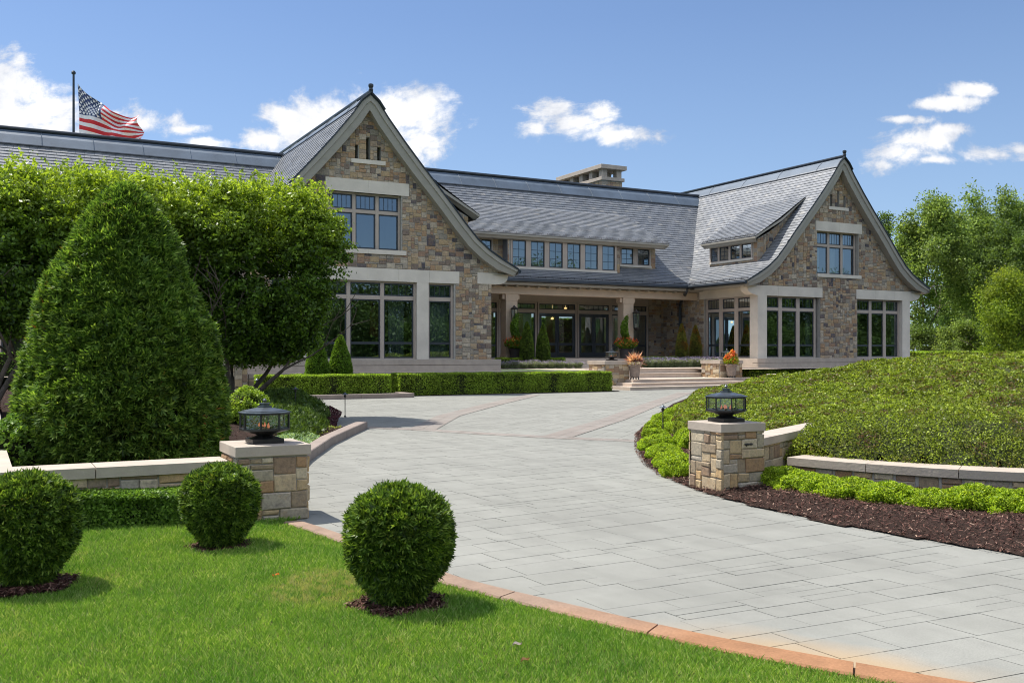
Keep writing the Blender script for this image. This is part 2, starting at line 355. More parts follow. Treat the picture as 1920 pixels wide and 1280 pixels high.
def G(px, py, z=0):
    t = (px-960)/FPX; d = FW+t*RT; k = (CH-z)*FPX/(py-HOR); return (k*d[0], k*d[1], z)
def inpoly(X, Y, poly):
    c = np.zeros(len(X), bool); n = len(poly)
    for i in range(n):
        x0, y0 = poly[i][:2]; x1, y1 = poly[(i+1) % n][:2]
        if y0 == y1: continue
        k = ((y0 > Y) != (y1 > Y)) & (X < (x1-x0)*(Y-y0)/(y1-y0)+x0); c ^= k
    return c
def dist_poly(X, Y, line):
    d = np.full(len(X), 1e9)
    for (a, b) in zip(line[:-1], line[1:]):
        ax, ay = a[:2]; bx, by = b[:2]; vx, vy = bx-ax, by-ay
        t = np.clip(((X-ax)*vx+(Y-ay)*vy)/(vx*vx+vy*vy), 0, 1)
        d = np.minimum(d, np.hypot(X-ax-t*vx, Y-ay-t*vy))
    return d
def npmesh(name, V, F, mats, parent=None, mi=None, smooth=False):
    me = bpy.data.meshes.new(name); V = np.ascontiguousarray(V, np.float32); F = np.ascontiguousarray(F, np.int32)
    nf, k = F.shape
    me.vertices.add(len(V)); me.vertices.foreach_set('co', V.ravel())
    me.loops.add(nf*k); me.loops.foreach_set('vertex_index', F.ravel())
    me.polygons.add(nf); me.polygons.foreach_set('loop_start', np.arange(0, nf*k, k, dtype=np.int32)); me.polygons.foreach_set('loop_total', np.full(nf, k, np.int32))
    for m in (mats if isinstance(mats, (list, tuple)) else [mats]): me.materials.append(m)
    if mi is not None: me.polygons.foreach_set('material_index', np.asarray(mi, np.int32))
    me.polygons.foreach_set('use_smooth', np.full(nf, bool(smooth)))
    me.update(calc_edges=True); o = bpy.data.objects.new(name, me); COL.objects.link(o)
    if parent: o.parent = parent
    return o
def unit(a): return a/np.maximum(np.linalg.norm(a, axis=1, keepdims=True), 1e-9)
def leaf_arrays(P, D, L, wid=.5, bias=.6, kind='leaf', droop=0.0):
    """P centres, D outward dirs, L leaf length (scalar/array). returns V,F"""
    n = len(P); L = np.broadcast_to(np.asarray(L, float), (n,))[:, None]*rng.uniform(.65, 1.3, (n, 1))
    if kind == 'leaf':
        nr = unit(D*bias+unit(rng.normal(size=(n, 3)))*(1-bias*.6)); t = unit(np.cross(nr, rng.normal(size=(n, 3)))); b = np.cross(nr, t)
        V = np.stack([P-t*L*.5, P+b*L*wid*.5, P+t*L*.5, P-b*L*wid*.5], 1).reshape(-1, 3)
        return V, np.arange(4*n).reshape(n, 4)
    # spray: three narrow rhombi fanned around an outward axis
    ax = unit(D*bias+unit(rng.normal(size=(n, 3)))*.55-np.array([0, 0, droop])); s = unit(np.cross(ax, rng.normal(size=(n, 3))))
    out = []
    for an, ln in ((0, 1.0), (.62, .75), (-.62, .75)):
        d = ax*cos(an)+s*sin(an); q = -ax*sin(an)+s*cos(an)
        e = P+d*L*ln
        m_ = P+d*L*ln*.5
        out.append(np.stack([P, m_+q*L*wid*.22, e, m_-q*L*wid*.22], 1))
    V = np.stack(out, 1).reshape(-1, 3); F = np.arange(len(V)).reshape(-1, 4)
    return V, F
def ico_core(c, r, seg=20, rings=12, rough=.05, taper=None):
    """closed lumpy body, returns V,F(quads)"""
    V = []
    for i in range(rings+1):
        ph = -pi/2+pi*i/rings
        for j in range(seg):
            th = 2*pi*j/seg; k = 1+rng.normal()*rough
            x, y, z = cos(ph)*cos(th)*k, cos(ph)*sin(th)*k, sin(ph)
            if taper: f = taper((z+1)/2); x, y = cos(th)*f*k, sin(th)*f*k
            V.append((c[0]+x*r[0], c[1]+y*r[1], c[2]+z*r[2]))
    F = [(i*seg+j, i*seg+(j+1) % seg, (i+1)*seg+(j+1) % seg, (i+1)*seg+j) for i in range(rings) for j in range(seg)]
    return np.array(V), np.array(F)
def merge(parts):
    Vs, Fs, Ms, o = [], [], [], 0
    for V, F, m in parts: Vs.append(V); Fs.append(F+o); Ms.append(np.full(len(F), m)); o += len(V)
    return np.vstack(Vs), np.vstack(Fs), np.concatenate(Ms)
# ================================================================ THE HOUSE
def add_stones(mb, fr, a0, a1, z0, z1, ok, cell=.1, ws=(2,3,4,4,5), hs=(1,2,2,2,3,3), proud=.028, gap=.008, bev=.014, jit=0.004):
    na = int(round((a1-a0)/cell)); nz = int(round((z1-z0)/cell)); free = np.ones((nz, na), bool)
    ca = a0+(np.arange(na)+.5)*cell; cz = z0+(np.arange(nz)+.5)*cell
    A, Z = np.meshgrid(ca, cz); free &= ok(A, Z)
    for i in range(nz):
        j = 0
        while j < na:
            if not free[i, j]: j += 1; continue
            h = random.choice(hs); wd = random.choice(ws)
            if h == 1: wd = random.choice((2, 3, 4))
            while h > 1 and (i+h > nz or not free[i:i+h, j].all()): h -= 1
            ww = 1
            while ww < wd and j+ww < na and free[i:i+h, j+ww].all(): ww += 1
            if j+ww < na and ww >= wd and (j+ww+1 >= na or not free[i, j+ww+1]) and free[i:i+h, j+ww].all(): ww += 1
            free[i:i+h, j:j+ww] = False
            x0, x1 = a0+j*cell+gap, a0+(j+ww)*cell-gap; y0, y1 = z0+i*cell+gap, z0+(i+h)*cell-gap
            p = proud*random.uniform(.45, 1.2); P = fr.P; r = lambda: random.uniform(-jit, jit)
            o = [(x0+r(), y0+r()), (x1+r(), y0+r()), (x1+r(), y1+r()), (x0+r(), y1+r())]
            cx, cy = (x0+x1)/2, (y0+y1)/2
            inn = [(x+math.copysign(bev, cx-x), y+math.copysign(bev, cy-y)) for x, y in o]
            b = len(mb.v)
            mb.v += [P(x, y, -.01) for x, y in o]+[P(x, y, p*.6) for x, y in o]+[P(x, y, p+random.uniform(-.15, .15)*p) for x, y in inn]
            for q in range(4):
                e = (q+1) % 4
                mb.f.append((b+q, b+e, b+4+e, b+4+q)); mb.m.append(mb.cur)
                mb.f.append((b+4+q, b+4+e, b+8+e, b+8+q)); mb.m.append(mb.cur)
            mb.f.append((b+8, b+9, b+10, b+11)); mb.m.append(mb.cur)
            j += ww
def holed(mb, fr, outer, holes, d=0):
    polys = [[Vector((a, z, 0)) for a, z in outer]]+[[Vector((a, z, 0)) for a, z in h] for h in holes]
    flat = [p for q in polys for p in q]
    for t in tessellate_polygon(polys): mb.poly([fr.P(flat[i].x, flat[i].y, d) for i in t])
def rect(a0, a1, z0, z1): return [(a0, z0), (a1, z0), (a1, z1), (a0, z1)]
def wall(name, fr, outer, rects, ok_poly, a0, a1, z0, z1, parent, solid=(), depth=.34, cell=.079):
    """mortar sheet with real openings + reveals, and individual stones; rects = openings, solid = dressed stone areas without rubble"""
    mb = MB(); holed(mb, fr, outer, [rect(*r) for r in rects])
    for (p, q, r, s_) in rects:
        for e in ((p, r, p, s_), (q, r, q, s_), (p, s_, q, s_), (p, r, q, r)):
            mb.poly([fr.P(e[0], e[1], 0), fr.P(e[2], e[3], 0), fr.P(e[2], e[3], -depth), fr.P(e[0], e[1], -depth)])
    mb.cur = 1
    def ok(A, Z):
        m = ok_poly(A, Z)
        for (p, q, r, s_) in list(rects)+list(solid): m &= ~((A > p) & (A < q) & (Z > r) & (Z < s_))
        return m
    add_stones(mb, fr, a0, a1, z0, z1, ok, cell)
    # stones returning into the reveals
    return mb.build(name, [M['mortar'], M['stone']], parent)
def window(parent, fr, lights, z0, z1, tz=None, mid=None, bars=4, hbars=0, rec=.16, edge=.10, mull=None, kind='window', label=None, lowbars=0):
    """lights: list of (a0,a1) glass bays. z0..z1 opening. tz = (z,z) transom rail"""
    a0 = lights[0][0]-edge; a1 = lights[-1][1]+edge
    s = MB(); d0, d1 = -rec-.14, -rec
    s.fbox(fr, a0, lights[0][0], z0, z1, d0, d1+.04); s.fbox(fr, lights[-1][1], a1, z0, z1, d0, d1+.04)
    s.fbox(fr, lights[0][0], lights[-1][1], z1-.07, z1, d0, d1+.037); s.fbox(fr, lights[0][0], lights[-1][1], z0, z0+.04, d0, d1+.037)
    for (p, q), (p2, q2) in zip(lights[:-1], lights[1:]): s.fbox(fr, q, p2, z0+.04, z1-.07, d0, d1+.03)
    if tz:
        for (p, q) in lights: s.fbox(fr, p, q, tz[0], tz[1], d0, d1+.02)
    wobj = s.build(kind, M['frame'], parent)
    if label: wobj['label'] = label
    for (p, q) in lights:
        cells = [(z0+.04, tz[0], False), (tz[1], z1-.07, True)] if tz else [(z0+.04, z1-.07, None)]
        b = MB(); f = .055; e0, e1 = d1-.06, d1-.015
        for (c0, c1, up) in cells:
            b.fbox(fr, p, p+f, c0, c1, e0, e1); b.fbox(fr, q-f, q, c0, c1, e0, e1)
            b.fbox(fr, p+f, q-f, c0, c0+f, e0, e1-.003); b.fbox(fr, p+f, q-f, c1-f, c1, e0, e1-.003)
            nb = bars if up else (bars if up is None else lowbars)
            for k in range(1, nb):
                x = p+f+(q-p-2*f)*k/nb; b.fbox(fr, x-.012, x+.012, c0+f, c1-f, e0+.012, e1-.008)
            if up is None:
                for k in range(1, hbars+1):
                    z = c0+f+(c1-c0-2*f)*k/(hbars+1); b.fbox(fr, p+f, q-f, z-.012, z+.012, e0+.014, e1-.01)
            if mid and up is False: b.fbox(fr, p+f, q-f, mid-.05, mid+.05, e0+.002, e1-.005)
        b.build('sash', M['sash'], wobj)
        g = MB(); g.poly([fr.P(p+.03, z0+.06, e0+.03), fr.P(q-.03, z0+.06, e0+.03), fr.P(q-.03, z1-.09, e0+.03), fr.P(p+.03, z1-.09, e0+.03)])
        g.build('pane', M['glass'], wobj)
    return wobj

house = empty('stone_house', (27, 42, .85))
tag(house, 'long stone country house with two tall slate gables and limestone trimmed windows', 'house')
H = house; house.location = (0, 0, 0)
PR = [(0,12.1),(.35,11.8),(.76,11.22),(1.5,10.3),(2.3,9.37),(2.96,8.64),(3.6,7.92),(4.25,7.15),(4.85,6.5),(5.45,6.03),(6.1,5.65),(6.85,5.27)]
PX = [p[0] for p in PR]; PZ = [p[1] for p in PR]
def prof(d): return np.interp(np.abs(d), PX, PZ)
def eave_chain():
    """eave -> ridge polyline resampled by arc length: list of (s,d,z)"""
    pts = [np.array(p) for p in reversed(PR)]; S = [0]
    for a, b in zip(pts[:-1], pts[1:]): S.append(S[-1]+np.hypot(*(b-a)))
    return np.array(S), np.array([p[0] for p in pts]), np.array([p[1] for p in pts])
ES, ED, EZ = eave_chain()
def mid(z_): return z_-.55*max(0, (z_-5.27)/6.83)
mch = (ES, ED, np.array([mid(z) for z in EZ])); mch_ref = mch
def slates(name, place, t0, t1, parent, skip=None, s_max=None, zoff=0.0, expo=.215, wid=.31, chain=None, drop=0.0):
    """place(d, z, t) -> world; d distance from ridge, t along ridge"""
    S, D_, Z_ = chain if chain else (ES, ED, EZ)
    smax = (s_max or S[-1]); V = []; F = []; rows = int(smax/expo)
    up = place(0, 1, 0)-place(0, 0, 0)
    for r in range(rows):
        s0, s1 = r*expo, r*expo+expo*1.15
        d0, z0 = np.interp(s0, S, D_), np.interp(s0, S, Z_)+zoff; d1, z1 = np.interp(s1, S, D_), np.interp(s1, S, Z_)+zoff
        L = math.hypot(d1-d0, z1-z0); nd, nz = (z1-z0)/L, (d0-d1)/L
        t = t0-random.random()*wid
        while t < t1:
            wd = wid*random.uniform(.72, 1.3); a, b = max(t, t0), min(t+wd, t1); t += wd
            if b-a < .04: continue
            if chain is None and d0 < .50 or chain is mch_ref and d0 < .66: continue
            if skip is not None and skip((a+b)/2, d0): continue
            h = .027+random.uniform(0, .010); hl = .004; js = random.uniform(-.012, .012)
            dd, zz = d0+js*0, z0
            g = .004
            q = [place(dd+nd*h, zz+nz*h, a+g), place(dd+nd*h, zz+nz*h, b-g), place(d1+nd*hl, z1+nz*hl, b-g), place(d1+nd*hl, z1+nz*hl, a+g),
                 place(dd, zz, a+g), place(dd, zz, b-g)]
            i = len(V); V += q; F += [(i, i+1, i+2, i+3), (i, i+4, i+5, i+1)]
    if drop: pass
    return npmesh(name, np.array(V), np.array(F), M['slate'], parent)
def sheet(name, place, t0, t1, off0, parent, mat, d_from=0):
    mb = MB(); rows = []
    for d, z in PR: rows.append([place(d, z+off0, t0), place(d, z+off0, t1)])
    mb.grid(rows); return mb.build(name, mat, parent)

GY0, GY1 = 37.03, 62.0
SH = .22   # soffit depth below slates
def gable_wing(cx, main):
    west = lambda d, z, t: np.array([cx-d, t, z]); east = lambda d, z, t: np.array([cx+d, t, z])
    YF = 37.5
    roofs = []
    for sgn, pl in ((-1, west), (1, east)):
        def skip(t, d, sgn=sgn):
            if not dormers.get((cx, sgn)): return False
            ya, yb = dormers[(cx, sgn)]
            return ya-.0 < t < yb and 1.2 < d < 4.95 and not (d < 1.6)
        r = slates('roof', pl, GY0, GY1, H, skip=None if not dormers.get((cx, sgn)) else (lambda t, d, s=sgn: dormers[(cx, s)][0] < t < dormers[(cx, s)][1] and d < 5.0 and d > 1.9))
        r['label'] = 'slate slope of the gable wing'
        sh = MB(); rows = [[pl(d, z-.03, GY0+.02), pl(d, z-.03, GY1)] for d, z in PR]
        sh.grid(rows); sh.cur = 1
        rows = [[pl(d, z-SH, GY0+.07), pl(d, z-SH, GY0+.62)] for d, z in PR]; sh.grid(rows)
        # eave fascia and flat soffit
        rows = [[pl(6.85, 5.24, GY0), pl(6.85, 5.24, 41.2 if sgn*(27-cx) > 0 else GY1)], [pl(6.83, 5.02, GY0), pl(6.83, 5.02, 41.2 if sgn*(27-cx) > 0 else GY1)], [pl(5.6, 5.02, GY0+.5), pl(5.6, 5.02, 46 if sgn*(27-cx) > 0 else GY1)]]
        sh.grid(rows); sh.build('roof_lining', [M['zincd'], M['trim']], r)
    # bargeboards: moulded board following the curve
    for sgn, pl in ((-1, west), (1, east)):
        mb = MB(); ch = PR; top, mid, bot, ins = [], [], [], []
        for k, (d, z) in enumerate(ch):
            a = ch[max(k-1, 0)]; b = ch[min(k+1, len(ch)-1)]; L = math.hypot(b[0]-a[0], b[1]-a[1]); nx, nz = -(a[1]-b[1])/L, -(b[0]-a[0])/L
            def off(o, y, d=d, z=z, nx=nx, nz=nz):
                dd, zz = d+nx*o, z+nz*o
                if dd < 0: zz -= 0; dd = 0; zz = z+(-o)*1.38 if d == 0 else zz+(0)
                return pl(dd, zz, y)
            wdt = .50 if k < len(ch)-1 else .34
            mb_pts = [(0.0, GY0), (wdt*.42, GY0), (wdt*.46, GY0+.05), (wdt, GY0+.09), (wdt, GY0+.47)]
            top.append([off(o, y) for o, y in mb_pts])
        mb.grid(top)
        e = top[-1]; mb.poly([e[0], e[1], e[3], e[4]])
        mb.build('bargeboard', M['trim'], H)
        vg = MB(); rows = [[pl(d, z+.035, GY0-.035), pl(d, z-.045, GY0-.035), pl(d, z-.045, GY0+.02)] for d, z in PR]; vg.grid(rows); vg.build('verge_strip', M['zincd'], H)
    # ridge: flashing panels, dark lower lip, round roll, finial
    rg = MB()
    for s in (-1, 1):
        P0 = lambda d, y, o=.045: (cx+s*d, y, float(prof(d))+o)
        rg.grid([[P0(0, GY0-.02), P0(0, GY1)], [P0(.36, GY0-.02), P0(.36, GY1)], [P0(.55, GY0-.02), P0(.55, GY1)]])
        for k in range(8): y = GY0+1.5+3*k; rg.tube([P0(.02, y, .06), P0(.36, y, .06), P0(.55, y, .06)], .018, 5)
    rg.cur = 1
    for s in (-1, 1):
        rg.tube([(cx+s*.57, GY0-.03, float(prof(.57))+.05), (cx+s*.57, GY1, float(prof(.57))+.05)], .04, 6)
        rg.tube([(cx, GY0-.05, 12.15), (cx+s*.36, GY0-.05, float(prof(.36))+.05), (cx+s*.6, GY0-.05, float(prof(.6))+.06)], .05, 6)
    rg.tube([(cx, GY0-.06, 12.19), (cx, GY1, 12.19)], .085, 10); rg.lathe([(0, 12.2), (.1, 12.24), (.07, 12.32), (.11, 12.4), (.1, 12.48), (0, 12.52)], 12, (cx, GY0-.02, 0))
    o = rg.build('ridge_cap', [M['zinc'], M['zincd']], H)
    return o
def snow_guard(parent, pts, up, step=.42):
    mb = MB(); a, b = Vector(pts[0]), Vector(pts[1]); L = (b-a).length; u = Vector(up)
    for h in (.06, .12): mb.tube([a+Vector((0, 0, h))+u*h*.4, b+Vector((0, 0, h))+u*h*.4], .011, 5)
    n = int(L/step)
    for k in range(n+1):
        p = a+(b-a)*(k/n); mb.tube([p-u*.05, p+Vector((0, 0, .14))+u*.05], .014, 4)
    return mb.build('snow_guard', M['metal'], parent)

LX, RX = 13.55, 40.45
RW = 5.72   # half width of stone walls
dormers = {(LX, 1): (38.3, 42.0), (RX, -1): (38.3, 42.1)}
for cx in (LX, RX): gable_wing(cx, cx)

def in_gable(cx):
    def ok(A, Z):
        d = A-cx; return (Z < prof(d)-.28) & ((np.abs(d) < RW) | (Z > 5.0)) & (np.abs(d) < 6.4)
    return ok
FRF = Fr((0, 37.5, 0), (1, 0, 0), (0, -1, 0))
def gable_outline(cx):
    pts = [(cx-RW, .85), (cx+RW, .85), (cx+RW, 4.95), (cx+6.3, 4.95)]
    pts += [(cx+d, float(prof(d))-.25) for d in (6.1, 5.45, 4.85, 4.25, 3.6, 2.96, 2.3, 1.5, .76)]+[(cx, 11.6)]
    pts += [(cx-d, float(prof(d))-.25) for d in (.76, 1.5, 2.3, 2.96, 3.6, 4.25, 4.85, 5.45, 6.1)]+[(cx-6.3, 4.95), (cx-RW, 4.95)]
    return pts
# ---- left gable front
c = LX
W2 = (c-1.52, c+1.52, 5.84, 8.14)
SL = [(c-.53, c-.36, 9.5, 10.1), (c-.04, c+.14, 9.5, 10.44), (c+.45, c+.62, 9.5, 10.1)]
opL = [(c-3.95, c-2.78, 1.33, 4.55), (c-2.22, c+2.22, 1.33, 4.55), (c+2.74, c+3.95, 1.33, 4.55)]
solidL = [(c-4.0, c+4.0, .85, 4.6), (c-4.2, c+4.2, 4.56, 5.08), (c-1.75, c+1.85, 8.14, 8.68), (c-1.6, c+1.7, 5.68, 5.84), (c-.66, c+.78, 9.32, 9.5)]
wall('gable_wall', FRF, gable_outline(c), opL+[W2]+SL, in_gable(c), c-6.5, c+6.5, .9, 12, H, solid=solidL)
def trims(c, boxes, parent=H, fr=FRF, name='lintel', mat='lime'):
    for b in boxes:
        mb = MB(); a0, a1, z0, z1, d0, d1 = b; n = max(1, int((a1-a0)/1.35)); g = .006
        for k in range(n): mb.fbox(fr, a0+(a1-a0)*k/n+(g/2 if k else 0), a0+(a1-a0)*(k+1)/n-(g/2 if k < n-1 else 0), z0, z1, d0, d1)
        mb.build(name, M[mat], parent)
trims(c, [(c-4.18, c+4.18, 4.56, 5.08, -.3, .035), (c-1.75, c+1.85, 8.14, 8.66, -.3, .035)])
trims(c, [(c-1.62, c+1.72, 5.66, 5.84, -.3, .07), (c-.68, c+.80, 9.33, 9.5, -.28, .06)], name='sill')
trims(c, [(c-2.785, c-2.215, 1.32, 4.56, -.37, .03), (c+2.215, c+2.745, 1.32, 4.56, -.37, .03)], name='pier')
def corbel(parent, c, s, inner, top=5.09, bot=4.6, out=6.55):
    """dressed block with a quarter-round lower outer corner"""
    mb = MB(); a = c+s*inner; b = c+s*out; pr = [(a, bot), (b-s*.5, bot)]+[(b-s*.5+s*.5*sin(t), bot+.33-.33*cos(t)) for t in (.3, .6, .9, 1.2, 1.57)]+[(b, top), (a, top)]
    f = [FRF.P(x, z, .04) for x, z in pr]; k = [FRF.P(x, z, -.5) for x, z in pr]
    mb.poly(f); mb.poly(k); mb.grid([f+[f[0]], k+[k[0]]]); mb.build('corbel', M['lime'], parent)
corbel(H, LX, 1, 5.05); corbel(H, LX, -1, 5.05)
TZ = (3.80, 3.96)
window(H, FRF, [(c-3.87, c-2.86)], 1.33, 4.56, TZ, 2.0, label='single window behind the tree')
window(H, FRF, [(c-2.12, c-.82), (c-.66, c+.64), (c+.80, c+2.12)], 1.33, 4.56, TZ, 2.0)
window(H, FRF, [(c+2.84, c+3.85)], 1.33, 4.56, TZ, 2.0, label='single curtained window')
window(H, FRF, [(c-1.42, c-.56), (c-.42, c+.44), (c+.58, c+1.44)], 5.84, 8.14, (7.33, 7.47), None, rec=.2, label='three-light upper window reflecting sky')
for s in SL:
    mb = MB(); mb.fbox(FRF, s[0], s[1], s[2], s[3], -.34, -.3); mb.build('slit_window', M['barkd'], H)
# ---- right gable front
c = RX
W2 = (c-1.55, c+1.62, 5.84, 8.16)
SL = [(c-.55, c-.38, 9.5, 10.15), (c-.06, c+.12, 9.5, 10.4), (c+.44, c+.61, 9.5, 10.15)]
opR = [(c-5.12, c-1.28, 1.33, 4.55), (c+1.5, c+5.12, 1.33, 4.55)]
solidR = [(c-6, c-1.26, .85, 4.6), (c+1.48, c+6, .85, 4.6), (c-6.6, c-1.15, 4.56, 5.08), (c+1.4, c+6.7, 4.56, 5.08), (c-1.65, c+1.85, 8.14, 8.68), (c-1.6, c+1.8, 5.66, 5.84), (c-.66, c+.78, 9.32, 9.5)]
wall('gable_wall', FRF, gable_outline(c), opR+[W2]+SL, in_gable(c), c-6.5, c+6.5, .9, 12, H, solid=solidR)
trims(c, [(c-5.9, c-1.15, 4.56, 5.08, -.3, .035), (c+1.42, c+6.0, 4.56, 5.08, -.3, .035), (c-1.62, c+1.85, 8.14, 8.66, -.3, .035)])
trims(c, [(c-1.55, c+1.78, 5.66, 5.84, -.3, .07), (c-.68, c+.80, 9.33, 9.5, -.28, .06)], name='sill')
trims(c, [(c+5.115, c+RW+.02, 1.3, 4.56, -.6, .03)], name='pier')
mb = MB(); mb.box(c-RW-.03, c-5.115, 37.47, 38.06, 1.3, 4.56); mb.build('corner_pier', M['lime'], H)
corbel(H, RX, -1, 5.9, out=6.45); corbel(H, RX, 1, 6.0, out=6.6)
window(H, FRF, [(c-5.02, c-4.1), (c-3.86, c-2.84), (c-2.6, c-1.56)], 1.33, 4.56, TZ, 2.0, edge=.12, rec=.22)
window(H, FRF, [(c+1.72, c+2.66), (c+2.86, c+3.8), (c+4.02, c+4.98)], 1.33, 4.56, TZ, 2.0, edge=.12, rec=.22)
window(H, FRF, [(c-1.42, c-.54), (c-.38, c+.46), (c+.62, c+1.48)], 5.84, 8.16, (7.33, 7.47), None, rec=.24)
for s in SL:
    mb = MB(); mb.fbox(FRF, s[0], s[1], s[2], s[3], -.34, -.3); mb.build('slit_window', M['barkd'], H)
# ---- west wall of the right wing
FRW = Fr((RX-RW, 0, 0), (0, 1, 0), (-1, 0, 0))
wl = [(38.05, 41.72, 1.33, 4.56)]
wall('side_wall', FRW, rect(37.52, 45.6, .85, 5.1), wl, lambda A, Z: (Z < 5.1), 37.5, 45.6, .9, 5.1, H, solid=[(37.4, 41.8, .85, 5.2)])
trims(0, [(37.5, 42.1, 4.56, 5.1, -.3, .04)], fr=FRW)
window(H, FRW, [(38.16, 39.08), (39.36, 40.3), (40.58, 41.52)], 1.33, 4.56, TZ, 2.0, edge=.12, rec=.1)
# east wall of the left wing + left wing front (behind the trees)
FRE = Fr((LX+RW, 0, 0), (0, 1, 0), (1, 0, 0))
wall('side_wall', FRE, rect(37.52, 45.6, .85, 5.1), [], lambda A, Z: (Z < 5.1), 37.5, 45.6, .9, 5.1, H)
FRL = Fr((0, 42.6, 0), (1, 0, 0), (0, -1, 0))
lw = [(-6.5, -3.2, 1.4, 4.2), (-1.8, 1.4, 1.4, 4.2), (2.9, 6.0, 1.4, 4.2), (-12, -8.5, 1.4, 4.2)]
wall('wing_wall', FRL, rect(-16, LX-RW, .0, 5.1), lw, lambda A, Z: Z < 5.1, -16, LX-RW, .1, 5.1, H)
for (p, q, r, s) in lw:
    g = (q-p-.2)/3; window(H, FRL, [(p+.1+g*k+.05, p+.1+g*(k+1)-.05) for k in range(3)], r, s, (3.5, 3.62), None)
# ---- plinths
def plinth(x0, x1, y0, y1):
    mb = MB(); mb.box(x0, x1, y0, y1, .8, 1.075); mb.box(x0+.02, x1-.02, y0+.02, y1-.02, 1.075, 1.09); mb.box(x0-.01, x1+.01, y0-.01, y1+.01, 1.09, 1.31)
    mb.build('plinth', M['limec'], H, bevel=.012)
plinth(LX-RW-.3, LX+RW+.3, 37.12, 37.5); plinth(RX-RW-.36, RX+RW+.36, 37.12, 37.5)
mb = MB(); mb.box(RX-RW-.36, RX-RW, 37.5, 42.3, .8, 1.31); mb.build('plinth', M['limec'], H)
# ---- middle: roof, porch, dormer
MY = 48.6; ME = MY-6.85
def mid(z_): return z_-.55*max(0, (z_-5.27)/6.83)

midp = lambda d, z, t: np.array([t, MY-d, z])
mprof = lambda d: float(np.interp(abs(d), PX, [mid(z) for z in PZ]))
DX0, DX1 = 19.0, 32.75; TX0, TX1 = 23.05, 29.95   # shed dormer, tall section
YT, YS = MY-5.6, MY-5.05
def mskip(t, d):
    if DX0 < t < DX1 and 1.9 < d < 5.05: return True
    if TX0 < t < TX1 and 1.9 < d < 5.6: return True
    return False
r = slates('roof', midp, LX, RX, H, skip=mskip, chain=mch); r['label'] = 'slate slope between the two gables'
mb = MB()
for (x0, x1, lim) in ((LX, DX0, 9), (DX1, RX, 9)): mb.grid([[midp(d, mid(z)-.03, x0), midp(d, mid(z)-.03, x1)] for d, z in PR])
mb.grid([[midp(d, mprof(d)-.03, DX0), midp(d, mprof(d)-.03, DX1)] for d in (6.85, 6.3, 5.7)])
mb.grid([[midp(d, mprof(d)-.03, DX0), midp(d, mprof(d)-.03, DX1)] for d in (0, 1, 2.4)])
mb.grid([[midp(-d, mid(z)-.03, -16), midp(-d, mid(z)-.03, RX)] for d, z in PR])
mb.grid([[midp(d, mid(z)-.03, -16), midp(d, mid(z)-.03, LX)] for d, z in PR])
mb.cur = 1; mb.grid([[(LX+5, ME, 5.22), (RX-5, ME, 5.22)], [(LX+5, ME+.02, 4.98), (RX-5, ME+.02, 4.98)], [(LX+5, ME+1.1, 4.94), (RX-5, ME+1.1, 4.94)]])
mb.grid([[(-16, ME, 5.22), (LX-5, ME, 5.22)], [(-16, ME+.02, 4.98), (LX-5, ME+.02, 4.98)], [(-16, ME+1.1, 4.94), (LX-5, ME+1.1, 4.94)]])
for k in range(24): x = LX+7+k*.62; mb.box(x, x+.1, ME+.25, ME+.85, 4.88, 4.945) if x < RX-7 else None
mb.build('roof_lining', [M['zincd'], M['trim']], r)
r = slates('roof', midp, -16, LX, H, chain=mch, wid=.34); r['label'] = 'slate slope of the left wing'
for x0, x1 in ((LX-.1, RX-.4), (-16, LX-.1)):
    rg = MB()
    for s in (-1, 1):
        P0 = lambda d, x, o=.05: (x, MY+s*d, mprof(d)+o)
        rg.grid([[P0(0, x0), P0(0, x1)], [P0(.36, x0), P0(.36, x1)], [P0(.72, x0), P0(.72, x1)]])
        if s < 0:
            k = x0+.8
            while k < x1: rg.tube([P0(.02, k, .06), P0(.36, k, .06), P0(.72, k, .06)], .02, 5); k += 2.15
    rg.cur = 1
    rg.tube([(x0, MY-.74, mprof(.74)+.05), (x1, MY-.74, mprof(.74)+.05)], .05, 6); rg.tube([(x0, MY, mid(12.1)+.1), (x1, MY, mid(12.1)+.1)], .1, 10)
    rg.build('ridge_cap', [M['zinc'], M['zincd']], H)
